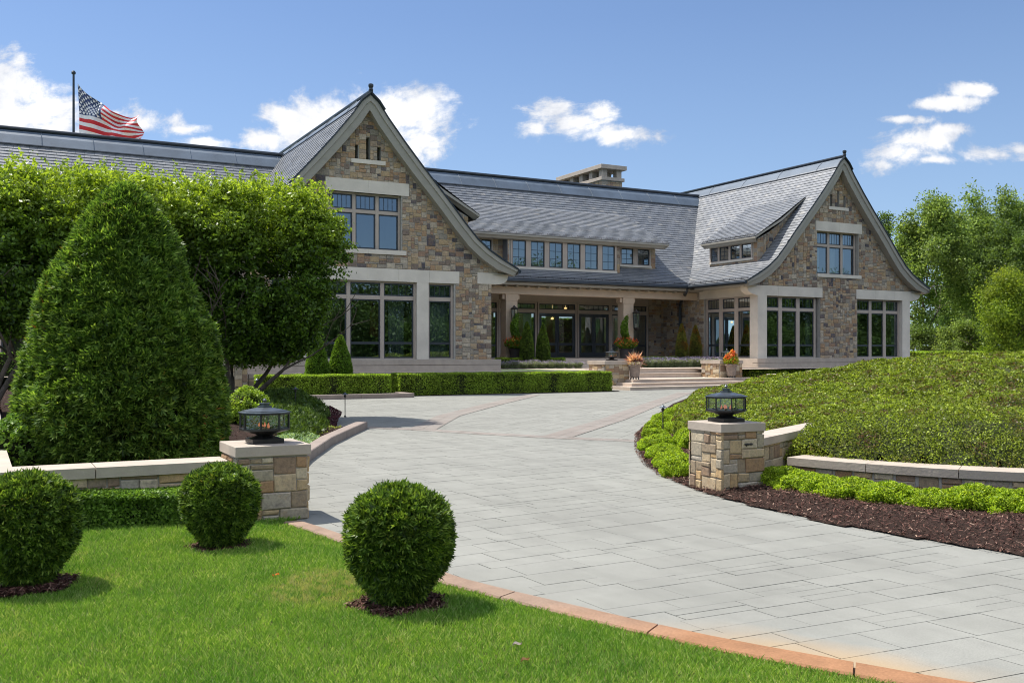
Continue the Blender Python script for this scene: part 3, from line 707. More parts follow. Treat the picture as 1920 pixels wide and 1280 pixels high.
def shed_dormer(P, a0, a1, faces, zt, dface, parent, windows, cheeks=(True, True), over=.3, curve=False, name='dormer', mp=prof):
    """P(a, d, z) -> world; a along, d distance from ridge. faces: list of (a0,a1,d,z0)"""
    d = empty(name); d.parent = parent
    top = zt+.16; de = dface+.42      # eave of the dormer roof
    dj = 1.75; zj = float(mp(dj))+.02
    chS = math.hypot(de-dj, zj-top)
    A0, A1 = a0-over*(1 if cheeks[0] else 0), a1+over*(1 if cheeks[1] else 0)
    S = np.array([0, chS*.5, chS+.1]); Dd = np.array([de, (de+dj)/2+.12, dj-.05]); Zz = np.array([top, (top+zj)/2-.12, zj+.06])
    sl = slates('dormer_roof', lambda dd, z, t: np.array(P(t, dd, z)), A0, A1, d, chain=(S, Dd, Zz))
    mb = MB(); mb.grid([[P(A0, dd, z-.03), P(A1, dd, z-.03)] for dd, z in zip(Dd, Zz)])
    # thick underside and moulded fascia
    mb.cur = 1
    mb.grid([[P(A0, de, top-.01), P(A1, de, top-.01)], [P(A0, de, top-.10), P(A1, de, top-.10)], [P(A0+.04, de-.08, top-.13), P(A1-.04, de-.08, top-.13)], [P(A0+.10, de-.14, top-.24), P(A1-.10, de-.14, top-.24)], [P(A0+.16, de-.34, top-.27), P(A1-.16, de-.34, top-.27)]])
    for aa, ins in ((A0, 1), (A1, -1)):
        mb.poly([P(aa, de, top-.01), P(aa, de, top-.10), P(aa, (de+dj)/2, (top+zj)/2-.28), P(aa, dj+.1, zj-.1), P(aa, dj, zj), P(aa, (de+dj)/2, (top+zj)/2-.13)])
        mb.poly([P(aa, de, top-.10), P(aa, (de+dj)/2, (top+zj)/2-.28), P(aa+ins*.3, (de+dj)/2, (top+zj)/2-.3), P(aa+ins*.3, de-.1, top-.22)])
    mb.build('eave_moulding', [M['zincd'], M['trim']], d)
    for (f0, f1, fd, z0, wins) in faces:
        fr = Fr((0, 0, 0), (1, 0, 0), (0, 0, 1))
        class FF:
            def P(s, a, z, n=0): return P(a, fd+n, z)
        ff = FF(); mb = MB(); rects = [(x0-.09, x1+.09, zz0-.02, zt-.02) for (lst, zz0) in wins for x0, x1 in [(lst[0][0], lst[-1][1])]]
        holed(mb, ff, rect(f0, f1, z0, zt+.1), [rect(*q) for q in rects]); mb.cur = 1
        def ok(A, Z):
            m = Z < zt+.05
            for (p, q, r_, s_) in rects: m &= ~((A > p-.04) & (A < q+.04) & (Z > r_-.1))
            return m
        add_stones(mb, ff, f0, f1, z0, zt+.1, ok, proud=.02)
        mb.build('dormer_wall', [M['mortar'], M['stone']], d)
        for (lst, zz0) in wins:
            window(d, ff, lst, zz0, zt-.04, None, None, bars=2, hbars=windows, rec=.0, edge=.09)
            s = MB(); s.fbox(ff, lst[0][0]-.12, lst[-1][1]+.12, zz0-.10, zz0, -.1, .07); s.build('sill', M['lime'], d)
        bk = MB(); bk.poly([P(f0+.1, fd-.9, z0), P(f1-.1, fd-.9, z0), P(f1-.1, fd-.9, zt+.1), P(f0+.1, fd-.9, zt+.1)]); bk.build('interior_wall', M['int'], d)
    return d
midP = lambda a, d, z: (a, MY-d, z)
tall = [(23.2, 24.0), (24.28, 25.1), (25.38, 26.2), (26.48, 27.3), (27.58, 28.4), (28.68, 29.5)]
tall = [(a+.12, b+.12) for a, b in tall]
dm = shed_dormer(midP, DX0, DX1, [(DX0, TX0, 5.05, 6.2, [([(20.2, 20.9), (21.15, 21.7), (21.78+.06, 22.4)], 6.42)]), (TX0, TX1, 5.6, 5.7, [(tall, 5.98)]), (TX1, DX1, 5.05, 6.2, [([(30.42, 31.22), (31.52, 32.32)], 6.42)])], 7.45, 5.5, H, 2, cheeks=(False, True), mp=mprof)
dm['label'] = 'long shed dormer over the porch'
# cheeks between tall and short sections, roof end cheek
mb = MB()
for x in (TX0, TX1): mb = MB(); mb.poly([(x, YT, 5.8), (x, YT, 7.5), (x, YS, 7.5), (x, YS, 6.2)]); mb.build('dormer_cheek', M['slate'], dm)
mb = MB(); x = DX1; mb.poly([(x, YS, 6.2)]+[(x, MY-d, mprof(d)) for d in (5.05, 4.3, 3.6, 3, 2.3, 1.8)]+[(x, MY-3.4, 8.35), (x, YS, 7.6)]); mb.build('dormer_cheek', M['stone'], dm)
# wing dormers
for cx, s in ((RX, -1), (LX, 1)):
    Pw = (lambda a, d, z, cx=cx, s=s: (cx+s*d, a, z))
    d = shed_dormer(Pw, 38.3, 42.1, [(38.3, 42.1, 5.0, 6.2, [([(38.85, 39.55), (39.72, 40.42), (40.59, 41.29), (41.46, 42.0)] if s > 0 else [(38.75, 39.5), (39.64, 40.39), (40.53, 41.28), (41.42, 42.0)], 6.62)])], 7.52, 5.0, H, 2)
    d['label'] = 'shed dormer on the slope of the gable wing'
    for a, sd in ((38.3, -1), (42.1, 1)):
        mb = MB(); up = [(1.8, 9.95), (2.6, 9.2), (3.4, 8.5), (4.2, 8.0), (5.0, 7.60)]
        uf = lambda q: float(np.interp(q, [w_[0] for w_ in up], [w_[1] for w_ in up]))
        mb.grid([[Pw(a, dd, float(prof(dd))-.2), Pw(a, dd, uf(dd))] for dd in (5.0, 4.6, 4.2, 3.8, 3.4, 3, 2.6, 2.2, 1.8)]); mb.cur = 1
        class CF:
            def P(s_, q, z, n=0, a=a, sd=sd): return Pw(a+sd*n, q, z)
        add_stones(mb, CF(), 1.8, 5.0, 6.2, 10, lambda A, Z: (Z > prof(A)-.05) & (Z < np.interp(A, [q[0] for q in up], [q[1] for q in up])-.03))
        mb.build('dormer_cheek', [M['mortar'], M['stone']], d)
# gutters, snow guards
def gutter(pts):
    mb = MB(); mb.tube(pts, .085, 10); mb.build('gutter', M['zincd'], H, smooth=True)
gutter([(LX+6.9, ME-.06, 5.17), (RX-6.9, ME-.06, 5.17)]); gutter([(RX-6.92, GY0+.02, 5.17), (RX-6.92, ME, 5.17)]); gutter([(LX+6.92, GY0+.02, 5.17), (LX+6.92, ME, 5.17)])
snow_guard(H, [(LX+6.8, ME+.12, 5.30), (RX-6.8, ME+.12, 5.30)], (0, 1, 0)); snow_guard(H, [(RX-6.75, GY0+.1, 5.30), (RX-6.75, ME, 5.30)], (1, 0, 0))
snow_guard(dm, [(DX0, MY-5.86, 7.63), (DX1+.25, MY-5.86, 7.63)], (0, 1, 0), .36)
snow_guard(H, [(RX-5.36, 38.1, 7.70), (RX-5.36, 42.3, 7.70)], (1, 0, 0), .36)
ds = MB(); ds.tube([(RX-6.9, ME, 5.15), (RX-6.9, ME+.05, 4.95), (RX-RW-.25, 43.5, 4.42), (RX-RW-.2, 43.6, 4.2), (RX-RW-.2, 43.6, 1.3)], .09, 10)
for z in (2.0, 3.2): ds.box(RX-RW-.33, RX-RW-.06, 43.48, 43.72, z, z+.05)
ds.build('downspout', M['zincd'], H, smooth=False)
# porch
mb = MB(); mb.box(LX+RW, RX-RW, 41.6, 45.6, .8, 1.3); mb.build('porch_floor', M['pinkstone'], H)
mb = MB(); mb.box(LX+RW, RX-RW, 42.3, 42.9, 4.53, 4.93); mb.build('porch_beam', M['porch'], H, bevel=.02)
mb = MB(); mb.poly([(LX+RW, 42.3, 4.945), (RX-RW, 42.3, 4.945), (RX-RW, 45.6, 4.945), (LX+RW, 45.6, 4.945)]); mb.build('porch_ceiling', M['trim'], H)
for x in (22.6, 29.72):
    mb = MB(); mb.box(x, x+.66, 42.32, 42.88, 1.3, 4.2); mb.box(x-.02, x+.68, 42.31, 42.89, 4.2, 4.53); mb.box(x-.04, x+.70, 42.28, 42.92, 1.3, 1.5)
    mb.box(x-.16, x-.02, 42.4, 42.8, 4.28, 4.53); mb.box(x+.68, x+.82, 42.4, 42.8, 4.28, 4.53); mb.build('column', M['porch'], H, bevel=.015)
FRD = Fr((0, 45.6, 0), (1, 0, 0), (0, -1, 0))
mb = MB(); mb.poly([FRD.P(a, z, .0) for a, z in ((LX+RW, 4.36), (RX-RW, 4.36), (RX-RW, 4.95), (LX+RW, 4.95))]); mb.build('door_head', M['frame'], H)
TD = (3.78, 3.98)
window(H, FRD, [(20.1, 21.9), (22.1, 23.78)], 1.3, 4.36, TD, 2.0, rec=.0, bars=4)
window(H, FRD, [(24.0, 26.14)], 1.3, 4.36, TD, None, rec=.0, bars=5)
for (p, q), nb, lab in (((26.40, 28.74), 6, 'double glass door nearer the left column'), ((28.98, 31.0), 6, 'double glass door beside the right column')):
    dr = window(H, FRD, [(p, q)], 1.3, 4.36, TD, None, rec=.0, bars=nb, kind='door', label=lab)
    m = MB(); x = (p+q)/2
    for (a, b) in ((p+.055, x-.008), (x+.008, q-.055)):
        m.fbox(FRD, a, a+.11, 1.36, 3.72, -.05, -.004); m.fbox(FRD, b-.11, b, 1.36, 3.72, -.05, -.004); m.fbox(FRD, a+.11, b-.11, 3.6, 3.72, -.05, -.006); m.fbox(FRD, a+.11, b-.11, 1.36, 1.6, -.05, -.006); m.fbox(FRD, a+.11, b-.11, 2.0, 2.14, -.05, -.006)
    m.build('door_leaf', M['sash'], dr)
    m = MB(); m.tube([FRD.P(x-.1, 2.2, .04), FRD.P(x-.1, 2.75, .04)], .014, 6); m.tube([FRD.P(x+.1, 2.2, .04), FRD.P(x+.1, 2.75, .04)], .014, 6); m.build('handle', M['metal'], dr)
window(H, FRD, [(31.2, 32.3), (32.5, 33.64)], 1.3, 4.36, TD, 2.0, rec=.0, bars=4)
wall('porch_wall', FRD, rect(33.8, RX-RW, .9, 4.94), [], lambda A, Z: Z < 4.94, 33.8, RX-RW, 1.3, 4.95, H)
wall('porch_wall', FRD, rect(LX+RW, 20.0, .9, 4.94), [], lambda A, Z: Z < 4.94, LX+RW, 20.0, 1.3, 4.95, H)
# wall lanterns on the columns
def wall_lantern(x, y, z):
    e = empty('wall_lantern', (x, y, z)); e.parent = H
    m = MB(); m.tube([(0, .2, .45), (0, .02, .55), (0, -.0, .5)], .02, 6)
    for a in range(6):
        t = a*pi/3; m.tube([(.15*cos(t), .15*sin(t), -.42), (.19*cos(t), .19*sin(t), .38)], .014, 4)
    m.lathe([(.02, .56), (.06, .5), (.14, .45), (.23, .38), (.2, .36)], 6); m.lathe([(.17, -.42), (.16, -.46), (.06, -.56), (.01, -.62)], 6); m.build('lantern_frame', M['metal'], e)
    g = MB(); g.lathe([(.145, -.42), (.182, .37)], 6); g.build('lantern_glass', M['lglass'], e)
    for a in range(3):
        m = MB(); t = a*2.1; m.tube([(.04*cos(t), .04*sin(t), -.42), (.04*cos(t), .04*sin(t), -.2)], .014, 6); m.build('candle', M['lime'], e)
    return e
wall_lantern(22.93, 42.05, 3.4); wall_lantern(30.35, 42.05, 3.35)
# interiors
def room(name, x0, x1, y0, y1, z0, z1, back='int'):
    m = MB()
    if back: m.poly([(x0, y1, z0), (x1, y1, z0), (x1, y1, z1), (x0, y1, z1)])
    else:   # rear wall with tall garden windows
        back = 'int'; k = x0; m.poly([(x0, y1, 4.3), (x1, y1, 4.3), (x1, y1, z1), (x0, y1, z1)]); m.poly([(x0, y1, z0), (x1, y1, z0), (x1, y1, 1.7), (x0, y1, 1.7)])
        while k < x1: m.poly([(k, y1, 1.7), (min(k+.9, x1), y1, 1.7), (min(k+.9, x1), y1, 4.3), (k, y1, 4.3)]); k += 2.3
    m.poly([(x0, y0, z0), (x0, y1, z0), (x0, y1, z1), (x0, y0, z1)]); m.poly([(x1, y0, z0), (x1, y1, z0), (x1, y1, z1), (x1, y0, z1)]); m.poly([(x0, y0, z1), (x1, y0, z1), (x1, y1, z1), (x0, y1, z1)])
    m.cur = 1; m.poly([(x0, y0, z0), (x1, y0, z0), (x1, y1, z0), (x0, y1, z0)]); return m.build(name, [M[back], M['intd']], H)
room('interior_wall', LX-RW+.2, LX+RW-.2, 37.85, 44.5, 1.32, 4.6); room('interior_wall', LX-2.4, LX+2.4, 37.85, 42, 5.7, 8.3)
room('interior_wall', RX-RW+.2, RX+RW-.2, 37.85, 44.5, 1.32, 4.6); room('interior_wall', RX-2.4, RX+2.4, 37.85, 42, 5.7, 8.3)
room('interior_wall', LX+RW+.1, RX-RW-.1, 45.8, 52.5, 1.31, 4.7, back=None); room('interior_wall', -16, LX-RW-.1, 42.95, 47, .9, 4.7)
def curtain(x0, x1, y, z0, z1, mat='curtain'):
    n = 28; m = MB(); m.grid([[(x0+(x1-x0)*k/n, y+.05*sin(k*1.7)+.02*sin(k*.6), z) for k in range(n+1)] for z in (z0, z1)]); m.build('curtain', M[mat], H, smooth=True)
curtain(LX+2.85, LX+3.9, 37.95, 1.4, 4.5); curtain(LX+1.2, LX+1.9, 38.2, 1.4, 4.5)
for a, b in ((-5.1, -4.7), (-1.9, -1.5), (1.6, 2.0), (4.8, 5.1)): curtain(RX+a, RX+b, 37.98, 1.4, 4.5)
curtain(RX-.5, RX+.3, 38.0, 5.9, 8.1, 'white'); curtain(RX-1.4, RX-.9, 38.0, 5.9, 8.1, 'white'); curtain(RX+.7, RX+1.0, 38.0, 5.9, 8.1, 'white')
curtain(25.6, 26.1, 45.95, 1.35, 4.3, 'white'); curtain(29.6, 30.9, 45.95, 1.35, 4.3, 'int')
m = MB(); m.box(LX+.85, LX+1.2, 39.4, 39.5, 2.3, 3.9); m.build('wood_panel', M['wood'], H)
for (x, y, z) in ((LX+RW+4.55, 46.6, 4.1), (28.2, 47.2, 3.55), (27.9, 48.5, 4.2), (24.6, 49, 4.2), (30.2, 49, 4.25)):
    m = MB(); m.lathe([(0, .05), (.07, .04), (.09, 0), (.07, -.05), (0, -.06)], 10, (x, y, z)); m.tube([(x, y, z), (x, y, 4.68)], .008, 4); m.build('pendant_lamp', M['warm'], H)
# chimney
m = MB(); x0, x1, y0, y1 = 33.5, 35.0, 50.0, 55.0
m.box(x0, x1, y0, y1, 9, 12.35); m.cur = 1
for fr, a0, a1 in ((Fr((0, y0, 0), (1, 0, 0), (0, -1, 0)), x0, x1), (Fr((x0, 0, 0), (0, 1, 0), (-1, 0, 0)), y0, y1)): add_stones(m, fr, a0, a1, 11, 12.35, lambda A, Z: Z < 12.4)
ch = m.build('chimney', [M['mortar'], M['stone']], H)
m = MB(); m.box(x0-.12, x1+.12, y0-.12, y1+.12, 12.35, 12.56)
for yy in (0, 1, 2, 3, 4): m.box(x0+.02, x0+.40, y0+.02+yy*1.14, y0+.42+yy*1.14, 12.56, 13.06); m.box(x1-.40, x1-.02, y0+.02+yy*1.14, y0+.42+yy*1.14, 12.56, 13.06)
m.box(x0-.22, x1+.22, y0-.22, y1+.22, 13.06, 13.32); m.build('chimney_cap', M['limec'], ch, bevel=.015)
# ================================================================ GROUND, DRIVE, LAWN
def S(o): o['kind'] = 'structure'; return o
m = MB(); m.grid([[(-900, -900, -.06), (900, -900, -.06)], [(-900, 900, -.06), (900, 900, -.06)]]); S(m.build('ground', M['field']))
m = MB(); m.grid([[(-20, 37.4, .84), (60, 37.4, .84)], [(-20, 70, .84), (60, 70, .84)]]); [m.grid([[(a, 35.8, .80), (b, 35.8, .80)], [(a, 37.4, .81), (b, 37.4, .81)]]) for a, b in ((-20, 24.98), (30.3, 60))]; S(m.build('terrace', M['pinkstone']))
bandL = [(5.9, 21.6), (6.85, 19.9), (7.8, 18.6), (8.5, 17.1), (9.4, 15.5), (10.2, 14.35), (11.4, 12.6)]
def court(X, Y):   # beyond the rose band
    xs = np.array([p[0] for p in bandL][::-1]); ys = np.array([p[1] for p in bandL][::-1])
    return X > np.interp(-Y, -np.array([p[1] for p in bandL]), np.array([p[0] for p in bandL]))
m = MB(); m.grid([[(2, 1.5, -.012), (34, 1.5, -.012)], [(2, 35.8, -.012), (34, 35.8, -.012)]]); m.grid([[(-3, 20, -.012), (2, 20, -.012)], [(-3, 34, -.012), (2, 34, -.012)]]); S(m.build('drive_base', M['joint']))
def pavers(name, x0, x1, y0, y1, warp, keep, mat, row=.3, rows=(.225,.225,.225,.335), lens=(.33,.44,.44,.56,.66), gap=.003, z=0.0):
    V = []; F = []; y = y0
    while y < y1:
        h = random.choice(rows); x = x0-random.random()*.9
        while x < x1:
            l = random.choice(lens)
            if h > .4 and random.random() < .35: parts = [(0, l/2, 0, h), (l/2, l, 0, h)] if l > .7 else [(0, l, 0, h/2), (0, l, h/2, h)]
            elif random.random() < .12: parts = [(0, l, 0, h/2), (0, l, h/2, h)]
            else: parts = [(0, l, 0, h)]
            for (a, b, c, d) in parts:
                g = gap*random.uniform(.3, 1.5); q = [(x+a+g, y+c+g), (x+b-g, y+c+g), (x+b-g, y+d-g), (x+a+g, y+d-g)]
                q = [warp(*p) for p in q]; cx = sum(p[0] for p in q)/4; cy = sum(p[1] for p in q)/4
                if not keep(cx, cy): continue
                i = len(V); dz = random.uniform(-.0012, .0012)
                V += [(px, py, z+dz) for px, py in q]; V += [(px, py, z-.012) for px, py in q]
                F += [(i, i+1, i+2, i+3)]+[(i+k, i+4+k, i+4+(k+1) % 4, i+(k+1) % 4) for k in range(4)]
            x += l
        y += h
    return npmesh(name, np.array(V), np.array(F), mat)
ct = lambda x, y: bool(court(np.array([x]), np.array([y]))[0])
bl = lambda x, y: float(dist_poly(np.array([x]), np.array([y]), bandL)[0])
warpN = lambda x, y: (x-(y-6)*.04, y+(x-5)*.14*math.tanh((y-5.2)/3))
S(pavers('driveway', -4, 14, 1.5, 26, warpN, lambda x, y: (not ct(x, y) or bl(x, y) < .2) and y < 23, M['paver']))
ca, sa = cos(radians(42)), sin(radians(42))
warpC = lambda x, y: (8+x*ca-y*sa, 16+x*sa+y*ca)
bands = [[(9.5, 15.7), (13.2, 19.2), (17.5, 23.6), (24.5, 30.6)], [(7.9, 18.5), (10.2, 22.2), (13.6, 26.4), (18.0, 31.6)], [(6.6, 21.3), (7.6, 26), (9, 31)]]
def nearb(x, y): return any(float(dist_poly(np.array([x]), np.array([y]), b)[0]) < .3 for b in bands)
S(pavers('forecourt', -16, 34, -30, 26, warpC, lambda x, y: ct(x, y) and y < 35.2 and x < 30 and y > 12 and x > 2, M['paver'], lens=(.6,.75,.9,.9), z=-.003))
S(pavers('forecourt_west', -3, 6, 21, 34, lambda x, y: (x, y), lambda x, y: not ct(x, y) and y >= 23 or (x < 2 and y > 21), M['paver']))
def bandmesh(lines, w_, name):
    V = []; F = []
    for bi, (ln, wd) in enumerate(lines):
        acc_ = 0; P = [np.array(p) for p in ln]; L = [np.hypot(*(b-a)) for a, b in zip(P[:-1], P[1:])]; T = sum(L); s = 0
        def at(s):
            for a, b, l in zip(P[:-1], P[1:], L):
                if s <= l: return a+(b-a)*s/l, (b-a)/l
                s -= l
            return P[-1], (P[-1]-P[-2])/L[-1]
        while s < T:
            p, t = at(s+.1); n = np.array([-t[1], t[0]]); g = .004
            for k in range(2 if wd > .2 else 1):
                w0 = -wd+(2*wd)*k/(2 if wd > .2 else 1)+g; w1 = -wd+(2*wd)*(k+1)/(2 if wd > .2 else 1)-g
                q = [p+t*(-.1+g)+n*w0, p+t*(.1-g)+n*w0, p+t*(.1-g)+n*w1, p+t*(-.1+g)+n*w1]; i = len(V)
                V += [(a[0], a[1], .0045+.0012*bi) for a in q]; F.append((i, i+1, i+2, i+3))
            s += .2
    return S(npmesh(name, np.array(V), np.array(F), M['paverr']))
bandmesh([(bandL, .22)]+[(b, .3) for b in bands], .2, 'rose_paver_bands')

# lawn: slightly crowned sheet + blades
kerb_in = [(2.44, 9.05), (2.52, 8.6), (2.6, 7.96), (2.77, 6.16), (2.92, 5.61), (3.23, 4.66), (3.42, 4.15), (3.53, 3.9), (3.75, 3.47), (3.95, 3.05), (4.4, 2.3), (5.2, 1.4)]
kerb_out = [(2.60, 9.05), (2.68, 8.6), (2.76, 7.96), (2.95, 6.2), (3.10, 5.68), (3.42, 4.72), (3.60, 4.24), (3.72, 3.98), (3.93, 3.56), (4.13, 3.16), (4.58, 2.45), (5.35, 1.6)]
kerb_in = [(a*.979, b*.979) for a, b in kerb_in]; kerb_out = [(a*.979, b*.979) for a, b in kerb_out]
lawn_poly = kerb_in+[(5.2, -2), (-9, -2), (-9, 9.5), (-7, 11.5), W(-7.2, 8.6)[:2], W(-2.5, 8.95)[:2], W(-2.0, 9.3)[:2]]
def lawn_z(X, Y): 
    e = np.clip(dist_poly(X, Y, kerb_in)/.5, 0, 1); return .012+.02*e+.02*np.sin(X*1.3+Y*.7)*e
m = MB(); pl_ = [Vector((p[0], p[1], 0)) for p in lawn_poly]
# gridded sheet
gx = np.arange(-9, 5.4, .15); gy = np.arange(-2, 12, .15)
X, Y = np.meshgrid(gx, gy); ins = inpoly((X+.075).ravel(), (Y+.075).ravel(), lawn_poly).reshape(X.shape)
Z = lawn_z(X.ravel(), Y.ravel()).reshape(X.shape); V = np.stack([X, Y, Z-.004], -1).reshape(-1, 3); nx_ = len(gx); ii, jj = np.where(ins[:-1, :-1]); b0 = ii*nx_+jj
F = np.stack([b0, b0+1, b0+nx_+1, b0+nx_], 1); S(npmesh('lawn', V, F, M['lawn'], smooth=True))
def kerb(name, inn, out, z, mat, label, step=1.1, zb=-.05, slope=0.0):
    P = [np.array(p) for p in inn]; Q = [np.array(p) for p in out]
    # resample
    def res(L_, n):
        s = np.concatenate([[0], np.cumsum([np.hypot(*(b-a)) for a, b in zip(L_[:-1], L_[1:])])]); t = np.linspace(0, s[-1], n)
        return np.stack([np.interp(t, s, [p[0] for p in L_]), np.interp(t, s, [p[1] for p in L_])], 1), s[-1]
    n0 = 200; a, L_ = res(P, n0); b, _ = res(Q, n0); nst = max(1, int(round(L_/step))); per = n0//nst; mb = MB()
    for k in range(nst):
        i0, i1 = k*per, min((k+1)*per, n0-1) if k < nst-1 else n0-1; rows = []
        idx = np.linspace(i0, i1, 8); g = .012
        for q, f in enumerate(idx):
            f2 = f+(g*n0/L_*.5 if q == 0 else (-g*n0/L_*.5 if q == 7 else 0)); A = np.array([np.interp(f2, range(n0), a[:, c_]) for c_ in (0, 1)]); B = np.array([np.interp(f2, range(n0), b[:, c_]) for c_ in (0, 1)])
            r = (B-A)/np.hypot(*(B-A))*.012
            rows.append([(A[0], A[1], zb), (A[0], A[1], z-.012), (*(A+r), z), (*(B-r), z-slope), (B[0], B[1], z-.012-slope), (B[0], B[1], zb)])
        mb.grid(rows); mb.poly(rows[0]); mb.poly(rows[-1])
    return S(mb.build(name, mat))
kerb('lawn_kerb', kerb_in, kerb_out, .034, M['kerb_near'], '')
def blades(n, region, hmin, hmax, wd):
    X = rng.uniform(region[0], region[1], n); Y = rng.uniform(region[2], region[3], n)
    k = X*FW[0]+Y*FW[1]; u = X*RT[0]+Y*RT[1]
    keep = inpoly(X, Y, lawn_poly) & (k > 3.9) & (k < 9.9) & (u > -.56*k-2.4) & (u < .56*k+.6)
    for bx, by, br in BALLS: keep &= np.hypot(X-bx, Y-by) > br*(1+.10*np.sin(np.arctan2(Y-by, X-bx)*5))+rng.uniform(-.05, .02, n)
    X, Y = X[keep], Y[keep]; n = len(X)
    dens = rng.random(n) < np.clip((9.5/np.maximum(k[keep], 1))**1.2/1.9, .35, 1); X, Y = X[dens], Y[dens]; n = len(X)
    h = rng.uniform(hmin, hmax, n); a = rng.uniform(0, 2*pi, n); tl = rng.uniform(.1, .9, n)*h; b = rng.uniform(0, 2*pi, n)+.0; Z = lawn_z(X, Y)-.006
    w2 = wd*rng.uniform(.6, 1.3, n)/2*(1+.06*k[keep][dens])
    dx, dy = np.cos(a)*w2, np.sin(a)*w2; ox, oy = np.cos(b)*tl, np.sin(b)*tl
    V = np.stack([np.stack([X-dx, Y-dy, Z], 1), np.stack([X+dx, Y+dy, Z], 1), np.stack([X+dx*.6+ox*.4, Y+dy*.6+oy*.4, Z+h*.6], 1), np.stack([X+ox, Y+oy, Z+h], 1)], 1)
    V[:, 3] = V[:, 3]; F = np.arange(4*n).reshape(n, 4)
    return V.reshape(-1, 3), F
b1 = W((748-960)/FPX*6.0, 6.0)[:2]; b2 = W((413-960)/FPX*7.75, 7.75)[:2]; b3 = W((52-960)/FPX*6.5, 6.5)[:2]
BALLS = [(*b1, .32), (*b2, .27), (*b3, .32)]
V, F = blades(1200000, (-7.2, 4.2, 1, 10), .018, .042, .0035)
tag(npmesh('lawn_grass', V, F, M['grass']), 'short mown green lawn grass in the foreground', 'grass', kind='stuff')
def scatter_chips(name, n, poly, zf, L=(.012, .05), label='', holes=(), cat='mulch'):
    xs = [p[0] for p in poly]; ys = [p[1] for p in poly]
    X = rng.uniform(min(xs), max(xs), n); Y = rng.uniform(min(ys), max(ys), n); k = inpoly(X, Y, poly); X, Y = X[k], Y[k]; n = len(X)
    P = np.stack([X, Y, zf(X, Y)+rng.uniform(0, .022, n)], 1); nr = unit(np.array([0, 0, 1])+rng.normal(size=(n, 3))*.45); t = unit(np.cross(nr, rng.normal(size=(n, 3)))); b = np.cross(nr, t)
    l = (L[0]+(L[1]-L[0])*rng.random(n)**2)[:, None]; w_ = l*rng.uniform(.12, .4, (n, 1))
    V = np.stack([P-t*l/2-b*w_/2, P+t*l/2-b*w_*.3, P+t*l/2+b*w_/2, P-t*l/2+b*w_*.3], 1).reshape(-1, 3)
    return V, np.arange(4*n).reshape(n, 4)
def circ(cx, cy, r, n=20, ph=0): return [(cx+r*(1+.1*sin(5*2*pi*i/n))*cos(2*pi*i/n), cy+r*(1+.1*sin(5*2*pi*i/n))*sin(2*pi*i/n)) for i in range(n)]
def bed(name, poly, zf, nchips, label, L=(.012, .05), soil='soil', g=.06):
    xs = [p[0] for p in poly]; ys = [p[1] for p in poly]
    gx = np.arange(min(xs)-g, max(xs)+g, g); gy = np.arange(min(ys)-g, max(ys)+g, g); X, Y = np.meshgrid(gx, gy)
    Xf = X.ravel(); Yf = Y.ravel(); Zf = zf(Xf, Yf)+rng.normal(size=len(Xf))*.004
    ins = inpoly(Xf, Yf, poly).reshape(X.shape)
    a = ins[:-1, :-1] & ins[1:, :-1] & ins[:-1, 1:] & ins[1:, 1:]; ii, jj = np.where(a); b0 = ii*len(gx)+jj
    V0 = np.stack([Xf, Yf, Zf-.004], 1); F0 = np.stack([b0, b0+1, b0+len(gx)+1, b0+len(gx)], 1)
    parts = [(V0, F0, 0)]
    if nchips: Vc, Fc = scatter_chips('', nchips, poly, zf, L); parts.append((Vc, Fc, 1))
    V, F, Mi = merge(parts); o = npmesh(name, V, F, [M[soil], M['mulch']], mi=Mi); tag(o, label, 'mulch', kind='stuff'); return o
for (bx, by, br), nm in zip(BALLS, ('round bush by the kerb', 'middle round bush', 'round bush at the left edge')):
    bed('mulch_ring', circ(bx, by, br-.01), lambda X, Y, bx=bx, by=by, br=br: .028+.03*np.clip(1-np.hypot(X-bx, Y-by)/br, 0, 1), 5000, 'dark bark mulch ring under the '+nm, g=.04)

# ================================================================ FOLIAGE BUILDERS
def shell_points(n, c, r, prof_=None, depth=.12, zmin=-1.0):
    """points near the surface of a body of revolution; returns P, outward D"""
    z = rng.uniform(zmin, 1, n); th = rng.uniform(0, 2*pi, n)
    if prof_ is None: rad = np.sqrt(np.maximum(1-z*z, 0))
    else: rad = prof_((z+1)/2)
    D = np.stack([rad*np.cos(th)/r[0], rad*np.sin(th)/r[1], z/r[2]], 1)
    if prof_ is not None:
        e = .01; dr = (prof_(np.clip((z+1)/2+e, 0, 1))-prof_(np.clip((z+1)/2-e, 0, 1)))/(2*e)/2
        D = np.stack([np.cos(th)/r[0], np.sin(th)/r[1], -dr/r[2]], 1)
    D = unit(D); s = 1-np.abs(rng.normal(size=n))*depth
    P = np.stack([c[0]+rad*np.cos(th)*r[0]*s, c[1]+rad*np.sin(th)*r[1]*s, c[2]+z*r[2]*(s if prof_ is None else 1)], 1)
    return P, D
